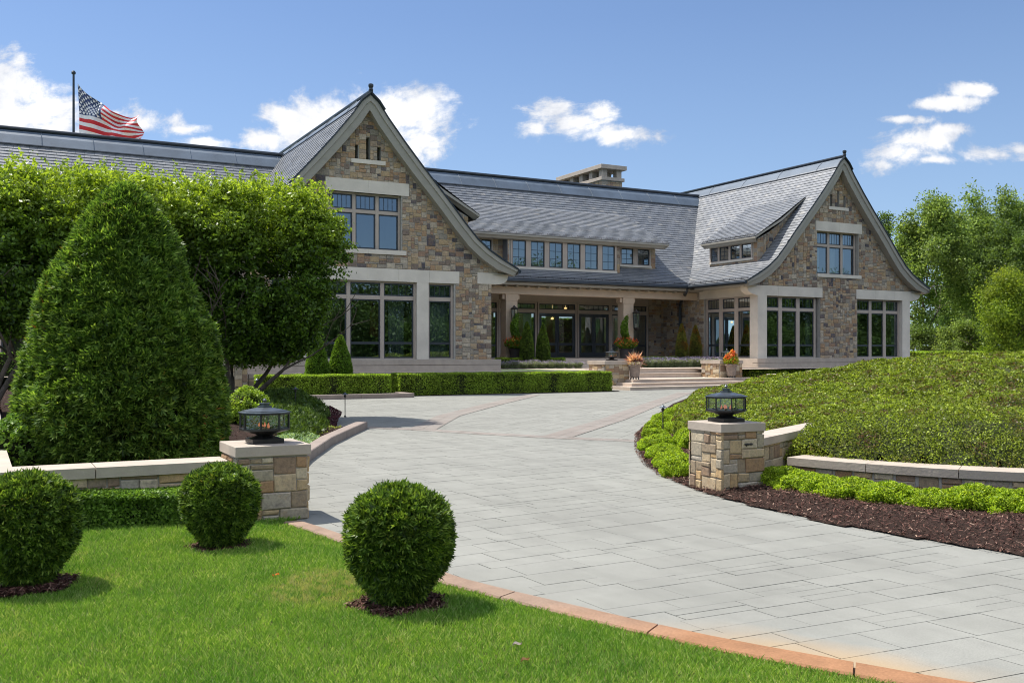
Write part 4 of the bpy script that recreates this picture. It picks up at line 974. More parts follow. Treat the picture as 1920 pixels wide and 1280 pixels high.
def revolve_bush(name, n, r, zc, mat, L, prof_=None, depth=.08, kind='spray', wid=.5, bias=.6, core=.86, lump=.06, parent=None, droop=0, mats2=None, stem=None, clumps=0, cs=.05):
    if clumps:
        Pc, Dc = shell_points(clumps, (0, 0, zc), r, prof_, depth*.5); i = rng.integers(clumps, size=n); off = rng.normal(size=(n, 3))*cs; o2 = (off**2).sum(1)/cs**2
        P = Pc[i]+off+Dc[i]*((1.2-o2*.35)*cs*.9)[:, None]; D = unit(Dc[i]+off/cs*.35)
    else: P, D = shell_points(n, (0, 0, zc), r, prof_, depth)
    nb = 70; Cb, _ = shell_points(nb, (0, 0, zc), r, prof_, .001); amp = rng.uniform(-1, 1, nb); sg = max(r)*rng.uniform(.14, .34, nb); lf = np.ones(len(P))
    for q in range(nb): lf += lump*.9*amp[q]*np.exp(-((P-Cb[q])**2).sum(1)/sg[q]**2)
    P[:, 0] *= lf; P[:, 1] *= lf
    V1, F1 = leaf_arrays(P, D, L, wid, bias, kind, droop)
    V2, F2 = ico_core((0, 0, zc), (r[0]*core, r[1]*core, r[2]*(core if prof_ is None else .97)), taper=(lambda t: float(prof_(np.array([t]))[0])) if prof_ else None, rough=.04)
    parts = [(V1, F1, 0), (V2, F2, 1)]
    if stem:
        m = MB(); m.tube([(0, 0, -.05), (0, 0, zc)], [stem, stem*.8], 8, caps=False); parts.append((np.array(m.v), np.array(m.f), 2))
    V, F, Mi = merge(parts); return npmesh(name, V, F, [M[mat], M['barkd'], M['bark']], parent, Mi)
# ---- the three clipped balls
pball = lambda t: np.interp(t, [0, .08, .16, .30, .43, .6, .8, .91, .97, 1], [.30, .44, .56, .80, .95, 1.0, .93, .70, .42, .1])
for (bx, by, br), hh, rr, lab in zip(BALLS, (.70, .62, .71), (.335, .30, .335), ('round clipped evergreen bush beside the curved brown kerb, nearest the camera', 'round clipped evergreen bush in front of the stone pillar on the left', 'round clipped evergreen bush cut by the left edge of the picture')):
    o = revolve_bush('clipped_bush', 27000, (rr-.045, rr-.045, hh/2-.015), hh/2+.03, 'thuja', .046, pball, .04, 'spray', .50, .5, .80, .05, stem=.05, clumps=1100, cs=.024)
    o.location = (bx, by, .02); o.rotation_euler = (0, 0, random.uniform(0, 6)); tag(o, lab, 'bush', 'clipped round bushes on the lawn')
# ---- cones of thuja
pcone = lambda t: np.interp(t, [0, .05, .25, .45, .65, .82, .93, 1], [.78, .95, 1.0, .92, .72, .45, .24, .04])
def cone(x, y, z, h, r, lab, mat='thuja', n=9000, L=.07, grp='cone shaped evergreens'):
    o = revolve_bush('cone_evergreen', n, (r, r, h/2), h/2, mat, L, pcone, .06, 'spray', .55, .5, .86, .05)
    o.location = (x, y, z); o.rotation_euler = (0, 0, random.uniform(0, 6)); return tag(o, lab, 'evergreen', grp)
def at_y(px, Y, z=0): d = FW+(px-960)/FPX*RT; k = Y/d[1]; return (k*d[0], Y, z)
x, y, z = at_y(595, 33.7); cone(x, y, .2, 2.05, .43, 'left evergreen cone of the pair behind the long hedge', 'box')
x, y, z = at_y(638, 33.75); cone(x, y, .2, 2.02, .44, 'right evergreen cone of the pair behind the long hedge', 'box')
for px, top, lab, mt in ((988, 604, 'green cone shrub beside the left porch column', 'thuja'), (1018, 608, 'green cone shrub in front of the glass doors', 'thuja'), (1278, 607, 'rust-tinged cone shrub beside the black downspout', 'thuja_rust'), (1304, 610, 'orange-topped cone shrub nearer the side windows', 'thuja_rust')):
    x, y, z = at_y(px, 41.0); k = x*FW[0]+y*FW[1]; zt = CH+(HOR-top)/FPX*k; cone(x, y, 1.05, zt-1.05, .34, lab, mt, 6000, .06, 'cone shrubs on the terrace')
# ---- the big arborvitae
x, y, z = W((234-960)/FPX*11.3, 11.3)
pbig = lambda t: np.interp(t, [0, .13, .22, .36, .505, .65, .80, .90, .95, 1], [.99, 1.02, 1.02, .93, .81, .675, .465, .285, .17, .03])
o = revolve_bush('arborvitae', 150000, (1.07, 1.07, 1.58), 1.58, 'thuja_big', .085, pbig, .05, 'spray', .46, .5, .80, .08, droop=-.1, clumps=2600, cs=.055)
o.location = (x, y, .30); tag(o, 'huge cone shaped arborvitae behind the left garden wall', 'arborvitae')
# ---- box hedges
def hedge(name, a, b, dep, z0, z1, mat, n, L, lab, core_in=.05, cat='hedge', curve=None, rnd_=.05, grp=None, kind='leaf'):
    """straight hedge from a to b (front line), depth dep to the left of a->b"""
    a = np.array(a[:2], float); b = np.array(b[:2], float); t = (b-a); Ln = np.hypot(*t); t /= Ln; nn = np.array([-t[1], t[0]]); h = z1-z0
    fr_ = [('front', Ln*h), ('back', Ln*h*.25), ('top', Ln*dep), ('l', dep*h), ('r', dep*h)]; tot = sum(q[1] for q in fr_); Ps = []; Ds = []
    for nm, ar in fr_:
        k = int(n*ar/tot); s, v, w_ = rng.random(k)*Ln, rng.random(k)*h, rng.random(k)*dep; e = np.abs(rng.normal(size=k))*.04
        if nm == 'front': w_ = e; D = (-nn[0], -nn[1], .15)
        elif nm == 'back': w_ = dep-e; D = (nn[0], nn[1], .15)
        elif nm == 'top': v = h-e; D = (0, 0, 1)
        elif nm == 'l': s = e; D = (-t[0], -t[1], .1)
        else: s = Ln-e; D = (t[0], t[1], .1)
        # round the edges and make the surface undulate
        und = .025*np.sin(s*3.1)+.02*np.sin(s*7.7+1); w2 = w_+(und if nm == 'front' else 0)
        rr = rnd_*1.6; cx = np.clip(v-(h-rr), 0, None); cw = np.clip(rr-w_, 0, None)+np.clip(w_-(dep-rr), 0, None); v = np.where((cx > 0) & (cw > 0), v-np.minimum(cx, cw)*.45, v)
        v = v+.012*np.sin(s*5.3)*(v/h)
        p = a[None]+t[None]*s[:, None]+nn[None]*w2[:, None]; Ps.append(np.stack([p[:, 0], p[:, 1], z0+v], 1)); Ds.append(np.tile(D, (k, 1)))
    P = np.vstack(Ps); D = unit(np.vstack(Ds)); V1, F1 = leaf_arrays(P, D, L, .6, .45, kind)
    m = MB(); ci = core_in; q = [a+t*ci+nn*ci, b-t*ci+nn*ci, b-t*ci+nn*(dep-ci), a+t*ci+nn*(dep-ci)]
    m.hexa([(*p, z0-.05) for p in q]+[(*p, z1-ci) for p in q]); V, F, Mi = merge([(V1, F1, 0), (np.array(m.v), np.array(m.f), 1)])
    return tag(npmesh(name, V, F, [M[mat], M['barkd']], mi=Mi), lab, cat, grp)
hedge('box_hedge', (7.95, 32.3), (12.6, 32.3), 1.0, .12, .84, 'hedge', 36000, .055, 'clipped box hedge standing on the straight grey kerb')
hedge('box_hedge', (13.2, 33.0), (22.6, 33.0), 1.0, .02, .83, 'hedge', 64000, .055, 'longest clipped box hedge running up to the front steps')
x0_ = at_y(1392, 36.2)[0]; hedge('box_hedge', (x0_+.3, 36.0), (x0_+14, 36.0), 1.0, .02, .74, 'hedge', 50000, .06, 'clipped box hedge right of the front steps')
a_ = at_y(936, 41.0)[0]; hedge('low_hedge', (a_, 40.9), (25.2, 40.9), .6, .9, 1.36, 'hedge', 12000, .05, 'low dark hedge under the left porch column')
hedge('low_hedge', (29.5, 40.9), (33.9, 40.9), .6, .9, 1.40, 'hedge', 12000, .05, 'low hedge behind the purple flowers right of the doors')
p_, q_ = W((100-960)/FPX*8.55, 8.35), W((365-960)/FPX*8.6, 8.62)
hedge('leafy_hedge', p_, q_, .45, .0, .37, 'hedge_near', 30000, .032, 'low leafy hedge between the two left round bushes', core_in=.06)
hedge('tall_hedge', (16, 62), (42, 62), 1.5, .8, 4.2, 'hedge_near', 14000, .16, 'tall hedge in the back garden glimpsed through the glass doors')
hedge('low_hedge', (-8, 36.5), (4.0, 36.5), .9, .85, 1.6, 'hedge_near', 12000, .07, 'shaded hedge at the far left edge')
# ---- lumpy shrubs (spirea, boxwood, lavender) as individuals
def blob(name, n, r, h, mat, L, kind='leaf', core=.8, wid=.6, lump=.12, bias=.5):
    pr = lambda t: np.interp(t, [0, .15, .45, .7, .88, 1], [.8, .98, 1, .82, .5, .08])
    return revolve_bush(name, n, (r, r, h/2), h/2, mat, L, pr, .12, kind, wid, bias, core, lump, clumps=int(n/45), cs=r*.11)
ORD = ['first', 'second', 'third', 'fourth', 'fifth', 'sixth', 'seventh', 'eighth', 'ninth', 'tenth', 'eleventh', 'twelfth', 'thirteenth', 'fourteenth', 'fifteenth']
sp0 = [blob('spirea_shrub', 10000, .25, .20, 'spirea', .024, lump=.25, core=.62), blob('spirea_shrub', 10000, .24, .21, 'spirea', .024, lump=.32, core=.62)]
used = [False, False]
def spirea(x, y, z, s, lab, grp):
    i = random.randint(0, 1); o = sp0[i] if not used[i] else sp0[i].copy()
    if used[i]: COL.objects.link(o)
    used[i] = True; o.location = (x, y, z); o.scale = (s, s, s*random.uniform(.85, 1.1)); o.rotation_euler = (0, 0, random.uniform(0, 6)); tag(o, lab, 'shrub', grp)
# ================================================================ RIGHT BED, WALLS, MOUND
drive_edge = [(30.2, 36.0), (27.76, 32.48), (22.86, 28.09), (18.74, 24.01), (15.44, 20.4), (12.69, 17.24), (11.0, 15.3), (10.0, 13.9), (9.35, 13.0), (8.75, 12.1), (8.1, 11.05), (7.62, 10.1), (7.3, 9.2), (7.07, 8.5), (6.92, 7.61), (6.87, 6.82), (6.87, 6.21), (6.93, 5.7), (6.99, 5.19), (7.10, 4.68), (7.3, 3.9), (7.8, 3.0)]
bedpoly = drive_edge+[(40, 3), (60, 20), (60, 36)]
def edged(X, Y): return dist_poly(X, Y, drive_edge)
near_bed = drive_edge[5:]+[(11, 3.0), (11, 8), (13, 14), (15.2, 19.5)]
zbed = lambda X, Y: .015+np.clip(edged(X, Y)*.10, 0, .06)
bed('mulch_bed', near_bed, zbed, 330000, 'dark brown bark mulch between the drive and the curved low wall', L=(.008, .042), g=.08)
m = MB(); tess = tessellate_polygon([[Vector((p[0], p[1], 0)) for p in drive_edge[:7]+[(16, 10), (60, 14), (60, 36)]]]); 
pp = drive_edge[:7]+[(16, 10), (60, 14), (60, 36)]
for t in tess: m.poly([(pp[i][0], pp[i][1], .012) for i in t])
S(m.build('bed_soil', M['soil']))
def rot_pillar(name, c, ang, s, z, lab, capo=.03, capt=.10, matc='limec', zb=-.02, cell=.055, jit=.006, sy=None):
    """stone pillar: near corner c, side direction angle ang"""
    e = empty(name, (c[0], c[1], 0), ang); sy = sy or s; m = MB(); m.box(0, s, 0, sy, zb, z-capt); m.cur = 1
    for fr in (Fr((0, 0, 0), (1, 0, 0), (0, -1, 0)), Fr((s, 0, 0), (0, 1, 0), (1, 0, 0)), Fr((s, sy, 0), (-1, 0, 0), (0, 1, 0)), Fr((0, sy, 0), (0, -1, 0), (-1, 0, 0))):
        wd = s if abs(fr.ax.x) > .5 else sy; add_stones(m, fr, 0, wd, 0, z-capt, lambda A, Z: Z < 9, cell, (2, 3, 4, 5), (1, 2, 2, 3), .022*(cell/.055), .004, .010, jit)
    m.build('stone_shaft', [M['mortar'], M['stone_near']], e)
    k = MB(); k.box(-capo, s+capo, -capo, sy+capo, z-capt, z); k.build('cap', M[matc], e, bevel=.006)
    tag(e, lab, 'pillar', 'stone lamp pillars'); return e
PLc = W(-2.56, 8.98); angL = math.atan2(RT[1], RT[0])+math.atan2(.34, .63)
PL = rot_pillar('stone_pillar', PLc, angL, .66, .72, 'stone pillar with a pale cap and lantern left of the drive, nearest the camera')
PRc = W(2.385, 10.93); angR = math.atan2(RT[1], RT[0])+math.atan2(.27, .565)
PR_ = rot_pillar('stone_pillar', PRc, angR, .58, .79, 'stone pillar with a pale cap and lantern in the mulch right of the drive')
def mark(o, *a): return o
# small iron cramp on the shaded face of the right pillar
m = MB(); m.box(.33, .335, -.03, -.02, .52, .56)
for k in range(5): m.tube([(.32+k*.022, -.028, .535), (.32+k*.022, -.028, .56)], .006, 5)
m.tube([(.30, -.028, .548), (.42, -.028, .548)], .006, 5); m.build('wall_vent', M['metal'], PR_)
def pier_lantern(x, y, z, rz, lab, s=1.0):
    e = empty('pier_lantern', (x, y, z), rz); e.scale = (s, s, s); tag(e, lab, 'lantern', 'eight sided lanterns on stone pillars'); R8 = pi/8
    m = MB(); m.box(-.155, .155, -.155, .155, 0, .045); m.lathe([(.15, .045), (.10, .065), (.08, .07), (.09, .085), (.235, .125), (.252, .13), (.252, .148), (.0, .149)], 8, rot=R8)
    for j in range(8):
        t = R8+j*pi/4; m.tube([(.236*cos(t), .236*sin(t), .14), (.236*cos(t), .236*sin(t), .29)], .011, 4)
    m.lathe([(.252, .285), (.252, .302), (.24, .302)], 8, rot=R8)
    m.build('lantern_body', M['metal'], e)
    r = MB(); r.lathe([(.262, .300), (.262, .308), (.222, .316), (.222, .322), (.07, .352), (.07, .368), (.045, .37), (.045, .388), (.058, .39), (.058, .397), (.0, .40)], 8, rot=R8); r.lathe([(.01, .403), (.018, .412), (.022, .425), (.012, .437), (0, .442)], 10); r.build('lantern_roof', M['metalroof'], e)
    g = MB(); g.lathe([(.228, .148), (.228, .287)], 8, rot=R8); g.build('lantern_glass', M['lglass'], e)
    f = MB()
    for j in range(5):
        a = j*1.3; xx, yy = .055*cos(a)*(j > 0), .055*sin(a)*(j > 0); f.lathe([(.012, .15), (.013, .168), (.008, .185), (.0, .205)], 6, (xx, yy, 0)); 
    f.build('flame', M['flame'], e)
    b = MB()
    for j in range(26): a = j*2.4; b.lathe([(.0, .148), (.018, .155), (0, .17)], 5, (.16*math.sqrt(j/26)*cos(a), .16*math.sqrt(j/26)*sin(a), 0))
    b.build('burner_stones', M['barkd'], e); return e
def pc(c, ang, s, sy=None): sy = sy or s; return (c[0]+s/2*cos(ang)-sy/2*sin(ang), c[1]+s/2*sin(ang)+sy/2*cos(ang))
q = pc(PLc, angL, .66); pier_lantern(q[0], q[1], .72, angL, 'black eight sided lantern on the left pillar by the arborvitae', .98)
q = pc(PRc, angR, .58); pier_lantern(q[0], q[1], .79, angR, 'black eight sided lantern on the right pillar in front of the mound', .98)
def garden_wall(name, line, thick, z0, z1, lab, capt=.095, capo=.04, side=1, seglen=1.25, cell=.055, cat='wall', stones_=True):
    """line: front (visible) foot line, list of xy; thickness extends to the left (side=1)"""
    e = empty(name, (line[0][0], line[0][1], 0)); e.location = (0, 0, 0); P = [np.array(p[:2], float) for p in line]
    def offs(P, o):
        out = []
        for i, p in enumerate(P):
            a = P[max(i-1, 0)]; b = P[min(i+1, len(P)-1)]; t = (b-a)/np.hypot(*(b-a)); out.append(p+np.array([-t[1], t[0]])*o*side)
        return out
    Q = offs(P, thick); m = MB()
    m.grid([[(p[0], p[1], z0) for p in P], [(p[0], p[1], z1-capt) for p in P], [(p[0], p[1], z1-capt) for p in Q], [(p[0], p[1], z0) for p in Q]])
    m.cur = 1
    if stones_:
        L = [np.hypot(*(b-a)) for a, b in zip(P[:-1], P[1:])]
        for a, b, l in zip(P[:-1], P[1:], L):
            t = (b-a)/l; fr = Fr((a[0], a[1], 0), (t[0], t[1], 0), (t[1]*side, -t[0]*side, 0)); add_stones(m, fr, 0, l, max(z0, 0), z1-capt, lambda A, Z: Z < 9, cell, (3, 4, 5, 6, 7), (2, 2, 3), .022, .004, .010, .006)
    m.build('stone_face', [M['mortar'], M['stone_near']], e)
    A = offs(P, -capo); B = offs(P, thick+capo); s = np.concatenate([[0], np.cumsum([np.hypot(*(b-a)) for a, b in zip(P[:-1], P[1:])])]); n = max(1, int(round(s[-1]/seglen))); k = MB()
    for i in range(n):
        ts = np.linspace(s[-1]*i/n+(.004 if i else 0), s[-1]*(i+1)/n-(.004 if i < n-1 else 0), 6); rows = []
        for t in ts:
            f = lambda L_: (np.interp(t, s, [p[0] for p in L_]), np.interp(t, s, [p[1] for p in L_])); a, b = f(A), f(B)
            rows.append([(*a, z1-capt), (*a, z1), (*b, z1), (*b, z1-capt), (*a, z1-capt)])
        k.grid(rows); k.poly(rows[0][:4]); k.poly(rows[-1][:4])
    k.build('cap', M['limec'], e); tag(e, lab, cat); return e
# left front wall and its return
wl0 = W(-5.6, 7.92); wl1 = W(-2.72, 9.42)
CL_ = W(-4.33, 8.38); garden_wall('garden_wall', [W(-4.78, 8.1), W(-2.72, 9.2)], .36, -.02, .57, 'low stone wall with pale cap in front of the arborvitae', seglen=1.1)
garden_wall('garden_wall', [W(-4.38, 8.36), W(-5.97, 11.2), W(-8.4, 15.7), W(-11.85, 22.0)], .42, -.02, .565, 'pale capped wall running away along the left edge', stones_=False, seglen=3)
m = MB(); pp = [W(-2.0, 9.9), W(-2.6, 9.4), W(-4.6, 8.9), W(-12.3, 22.6), (1.0, 28.6), (3.0, 26.0)]
left_bed = [W(-2.05, 9.9)[:2], W(-2.7, 9.5)[:2], W(-4.5, 8.75)[:2], W(-5.6, 11)[:2], W(-12.1, 22.6)[:2], (-7, 36), (7.2, 36), (7.2, 31.9), (6.0, 31.9), (4.4, 26), (3.6, 21.5), (6.85, 19.35), (6.1, 17.95), (5.1, 16.1), (4.0, 13.86), (3.2, 12.0), (2.72, 10.2)]
def zleft(X, Y): return .05+.32*np.clip((dist_poly(X, Y, [(2.6, 9.8), (3.2, 12), (4.0, 13.86), (5.1, 16.1), (6.1, 17.95), (6.9, 19.4), (3.6, 21.5), (4.4, 26), (6, 31.9)])-.3)/2.2, 0, 1)
bed('planting_bed', left_bed, zleft, 30000, 'dark planted soil under the trees left of the drive', L=(.02, .06), g=.12)
kerb('bed_kerb', [(2.55, 10.0), (3.12, 12.0), (3.92, 13.9), (5.0, 16.2), (6.02, 18.05), (6.80, 19.45)], [(2.73, 9.9), (3.3, 11.9), (4.1, 13.8), (5.18, 16.07), (6.2, 17.92), (7.0, 19.33)], .15, M['kerbg'], '')
kerb('hedge_kerb', [(5.2, 32.2), (13.2, 32.2)], [(5.2, 31.85), (13.3, 31.85)], .16, M['kerbg'], '', step=2)
kerb('hedge_kerb_return', [(13.0, 32.2), (13.0, 33.0)], [(13.3, 31.86), (13.3, 33.0)], .157, M['kerbg'], '', step=2)
m = MB(); m.box(5.2, 22.9, 32.9, 35.6, -.03, .02); m.box(5.2, 13.0, 32.2, 33.0, 0, .12); S(m.build('hedge_soil', M['soil']))
# front retaining wall of the terrace, with pillar at its left end
garden_wall('terrace_wall', [(8.3, 35.6), (24.0, 35.6)], .4, -.02, .82, 'long capped retaining wall of the terrace behind the box hedges', capt=.16, seglen=1.6, cell=.09)
rp = rot_pillar('stone_pillar', (6.9, 35.2), 0, 1.25, 1.25, 'stone pillar at the left end of the terrace wall behind the tree trunk', capo=.06, capt=.16, cell=.09, sy=.9); rp['group'] = 'stone pillars'
m = MB(); rows = []
for k in range(8): t = k/7; x = 8.15+t*1.3; z = 1.08-(1.08-.80)*(1-(1-t)**2); rows.append([(x, 35.5, z-.2), (x, 35.5, z), (x, 36.0, z), (x, 36.0, z-.2)])
m.grid(rows); m.build('swept_coping', M['limec'], rp)
garden_wall('terrace_wall', [(32.6, 36.9), (50, 36.9)], .3, .1, .86, 'low capped terrace wall under the right gable', capt=.12, seglen=1.6, stones_=False)
pr1 = rot_pillar('stone_pillar', (23.75, 35.2), 0, 1.25, 1.24, 'stone pillar with lantern on the left of the front steps', capo=.06, capt=.17, cell=.09, sy=1.3)
pr2 = rot_pillar('stone_pillar', (30.25, 35.2), 0, 1.32, 1.24, 'stone pillar with lantern on the right of the front steps', capo=.06, capt=.17, cell=.09, sy=1.3)
x, y, z = at_y(1147, 35.85); pier_lantern(x, y, 1.24, 0, 'distant eight sided lantern left of the front steps', 1.22)
x, y, z = at_y(1363, 35.85); pier_lantern(x, y, 1.24, 0, 'distant eight sided lantern right of the front steps behind red flowers', 1.22)
# steps
st = empty('front_steps', (27, 35, 0)); st.location = (0, 0, 0); tag(st, 'broad pale stone steps rising from the forecourt to the house', 'steps')
for x0, x1, y0, z0, z1 in ((23.8, 32.9, 33.4, -.02, .14), (24.3, 32.4, 34.0, .14, .28), (24.8, 31.9, 34.6, .28, .42), (24.6, 31.5, 36.55, .42, .63), (24.6, 31.5, 37.1, .63, .85)):
    n = 5
    for k in range(n):
        a, b = x0+(x1-x0)*k/n+(.003 if k else 0), x0+(x1-x0)*(k+1)/n-(.003 if k < n-1 else 0); m = MB(); m.box(a, b, y0, 38.2, z0, z1-.03); m.box(a, b, y0-.03, 38.2, z1-.03, z1)
        m.build('step', M['pinkstone'], st)
for k in range(2): m = MB(); m.box(25.7, 29.2, 40.2+k*.6, 41.6, .84+.15*k, .99+.15*k); m.build('step', M['pinkstone'], st)
m = MB(); m.box(*(at_y(1450, 33)[0]-.05, at_y(1450, 33)[0]+.9), 32.8, 33.4, 0, .62); tag(m.build('stone_block', M['limec'], bevel=.02), 'small pale stone block half hidden by the mound', 'stone block')
# curved low wall, upper wall
cw = [W(2.92, 11.95), W(3.42, 11.86), W(3.98, 11.2), W(4.65, 10.6), W(5.4, 10.15), W(6.3, 9.9), W(7.4, 9.9)]
cw = [W(3.30, 12.15), W(3.42, 11.86), W(3.98, 11.3), W(4.7, 10.75), W(5.5, 10.35), W(6.5, 10.1), W(7.8, 10.1)]
def smooth(L_, n=24):
    P = np.array([p[:2] for p in L_]); t = np.arange(len(P)); tt = np.linspace(0, len(P)-1, n); out = []
    for v in tt:
        i = int(min(v, len(P)-2)); f = v-i; p0, p1, p2, p3 = P[max(i-1, 0)], P[i], P[i+1], P[min(i+2, len(P)-1)]
        out.append(tuple(.5*((2*p1)+(-p0+p2)*f+(2*p0-5*p1+4*p2-p3)*f*f+(-p0+3*p1-3*p2+p3)*f**3)))
    return out
cws = smooth(cw[1:], 20)
garden_wall('curved_wall', cws, .38, -.02, .315, 'low curved stone wall with pale cap holding the front of the mound', seglen=.95, capo=.05, cell=.07)
garden_wall('garden_wall', [W(2.9, 11.5), W(4.6, 14.0)], .28, -.02, .565, 'short stone wall with pale cap running from the right pillar into the mound', seglen=1.4)
# ---- the mound
back_wall = [W(2.9, 11.5), W(4.6, 14.0)]
lobeA = [W(3.46, 12.3), W(4.0, 11.65), W(4.7, 11.1), W(5.5, 10.7), W(6.5, 10.5), W(9, 10.5), W(22, 18), W(22, 30), W(10, 20), W(6.3, 16.5), W(4.6, 14.1)]
lobeB = [W(2.5, 12.3), W(2.9, 12.1), W(4.5, 14.3), W(6.3, 16.6), W(9.0, 20.0), W(22, 22), W(22, 29), W(9, 28.8), W(6.3, 28.4), (18.3, 22.6), (15.1, 19.2), (12.6, 16.2), (11.2, 14.4), (10.5, 13.1)]
lobeA = [p[:2] for p in lobeA]; lobeB = [p[:2] for p in lobeB]
def uk(X, Y): return X*RT[0]+Y*RT[1], X*FW[0]+Y*FW[1]
def zA(X, Y):
    d = dist_poly(X, Y, lobeA+[lobeA[0]]); u, k = uk(X, Y)
    g = .24+.50*np.clip(d/.55, 0, 1)**.5+.22*np.clip((d-.4)/1.8, 0, 1)+np.clip(d-2.2, 0, 9)*.03; return g+.08*np.clip(d/.2, 0, 1)-.03
def zB(X, Y):
    d = dist_poly(X, Y, lobeB+[lobeB[0]]); u, k = uk(X, Y)
    cr = np.interp(u, [2.5, 4.3, 4.9, 6.3, 7.8, 9.5, 11, 13.6, 20], [.40, .47, .56, .80, 1.02, 1.26, 1.47, 1.58, 1.66]); kn = np.interp(u, [2.5, 4.5, 6.3, 9, 22], [12, 14.3, 17.5, 20, 20.5])
    g = np.clip((k-kn)/(26-kn), 0, 1)**.55; b0 = .05+.10*np.clip((k-12)/4, 0, 1); return b0+.36*np.clip(d/.45, 0, 1)**.5+np.maximum(cr-b0-.36, 0)*g*np.clip(d/1.5, 0, 1)
def cover(poly, zf, n, L0, dens_k, mb_list):
    xs = [p[0] for p in poly]; ys = [p[1] for p in poly]; X = rng.uniform(min(xs), max(xs), n); Y = rng.uniform(min(ys), max(ys), n)
    u, k = uk(X, Y); kp = inpoly(X, Y, poly) & (rng.random(n) < np.clip((dens_k/np.maximum(k, 1))**2, 0, 1)) & (u/k < .85); X, Y, k = X[kp], Y[kp], k[kp]
    lum = .05*np.sin(X*2.3+1+np.sin(Y))*np.sin(Y*2.0)+.035*np.sin(X*5.1+np.sin(Y*1.7))*np.sin(Y*4.3+2)+.025*np.sin(X*12+np.sin(Y*5))*np.sin(Y*11+np.sin(X*4))+.015*np.sin(X*23+2*np.sin(Y*7))*np.sin(Y*25+1)+.10*np.abs(np.sin(X*1.6+.9*np.sin(Y*1.1))*np.sin(Y*1.7+.8*np.sin(X*1.3)))**.4-.07
    z = zf(X, Y)+lum; z = z-np.abs(rng.normal(size=len(X)))*.045; P = np.stack([X, Y, z], 1)
    e = .05; nx = -(zf(X+e, Y)-zf(X-e, Y))/(2*e)-.4*np.cos(X*5.1)*np.sin(Y*4.3+2)*.4; ny = -(zf(X, Y+e)-zf(X, Y-e))/(2*e)
    D = unit(np.stack([nx, ny, np.ones(len(X))], 1)); V, F = leaf_arrays(P, D, L0*np.clip(k/12, .9, 2.4), .6, .45)
    # side skirt along the boundary so the edge is leafy down to the soil
    Pb = [np.array(p) for p in poly+[poly[0]]]; L_ = [np.hypot(*(b-a)) for a, b in zip(Pb[:-1], Pb[1:])]; T = sum(L_); ns = int(n*.14); s = rng.random(ns)*T; c_ = np.cumsum([0]+L_); i = np.clip(np.searchsorted(c_, s)-1, 0, len(L_)-1)
    A_ = np.array(Pb)[i]; B_ = np.array(Pb)[i+1]; f = ((s-c_[i])/np.array(L_)[i])[:, None]; q = A_+(B_-A_)*f; cx_, cy_ = np.mean(xs), np.mean(ys); inw = unit(np.stack([cx_-q[:, 0], cy_-q[:, 1]], 1)); dd = rng.random(ns)[:, None]*.45; q = q+inw*dd
    u2, k2 = uk(q[:, 0], q[:, 1]); kk = (k2 < 26) & inpoly(q[:, 0], q[:, 1], poly); q = q[kk]; zt = zf(q[:, 0], q[:, 1]); zz = zt-rng.random(len(q))*.28; D2 = unit(np.stack([-inw[kk][:, 0], -inw[kk][:, 1], np.full(len(q), .6)], 1)); V2, F2 = leaf_arrays(np.stack([q[:, 0], q[:, 1], zz], 1), D2, L0*np.clip(k2[kk]/12, .9, 2), .6, .45)
    # soil/twig body under the leaves
    g = .22; gx = np.arange(min(xs), max(xs)+g, g); gy = np.arange(min(ys), max(ys)+g, g); GX, GY = np.meshgrid(gx, gy); ins = inpoly(GX.ravel(), GY.ravel(), poly).reshape(GX.shape); z0 = np.maximum(zf(GX.ravel(), GY.ravel())-.10, .0)
    z0 = np.where(ins.ravel(), z0, .02); a = ins[:-1, :-1] | ins[1:, :-1] | ins[:-1, 1:] | ins[1:, 1:]; a &= (ins[:-1, :-1].astype(int)+ins[1:, :-1]+ins[:-1, 1:]+ins[1:, 1:]) >= 3
    ii, jj = np.where(a); b0 = ii*len(gx)+jj
    V3 = np.stack([GX.ravel(), GY.ravel(), z0], 1); F3 = np.stack([b0, b0+1, b0+len(gx)+1, b0+len(gx)], 1)
    mb_list += [(V, F, 0), (V2, F2, 0), (V3, F3, 1)]
L_ = []; cover(lobeA, zA, 950000, .033, 14, L_); V, F, Mi = merge(L_); tag(npmesh('groundcover_mound', V, F, [M['mound'], M['stems']], mi=Mi), 'near lobe of the glossy green groundcover mound above the curved wall', 'ground cover', kind='stuff')
L_ = []; cover(lobeB, zB, 1300000, .034, 15, L_); V, F, Mi = merge(L_); tag(npmesh('groundcover_mound', V, F, [M['mound'], M['stems']], mi=Mi), 'far lobe of the green groundcover mound behind the right pillar', 'ground cover', kind='stuff')
# spirea rows
line = smooth([W((a-960)/FPX*b, b) for a, b in ((1450, 11.25), (1500, 10.95), (1546, 10.6), (1668, 9.95), (1830, 9.5), (1920, 9.42), (2010, 9.4), (2160, 9.3))], 15)
for i, p in enumerate(line): spirea(p[0], p[1], .02, random.uniform(.95, 1.12), f'{ORD[i]} lime green spirea from the right pillar along the curved wall', 'lime spirea row in front of the curved wall')
edge2 = smooth([G(1268, 893), G(1243, 868), G(1225, 842), G(1222, 815), G(1242, 792), G(1275, 775)], 9)
for i, p in enumerate(edge2):
    q = np.array(p); spirea(q[0]+.05, q[1]-.05, .03, random.uniform(.95, 1.15), f'{ORD[i]} lime green spirea of the outer row left of the right pillar', 'lime spirea rows left of the right pillar')
edge3 = smooth([G(1290, 848), G(1278, 830), G(1262, 812), G(1275, 795), G(1290, 782)], 6)
for i, p in enumerate(edge3):
    q = np.array(p); spirea(q[0]+.1, q[1]-.05, .05, random.uniform(1.0, 1.2), f'{ORD[i]} lime green spirea of the inner row behind the right pillar', 'lime spirea rows left of the right pillar')
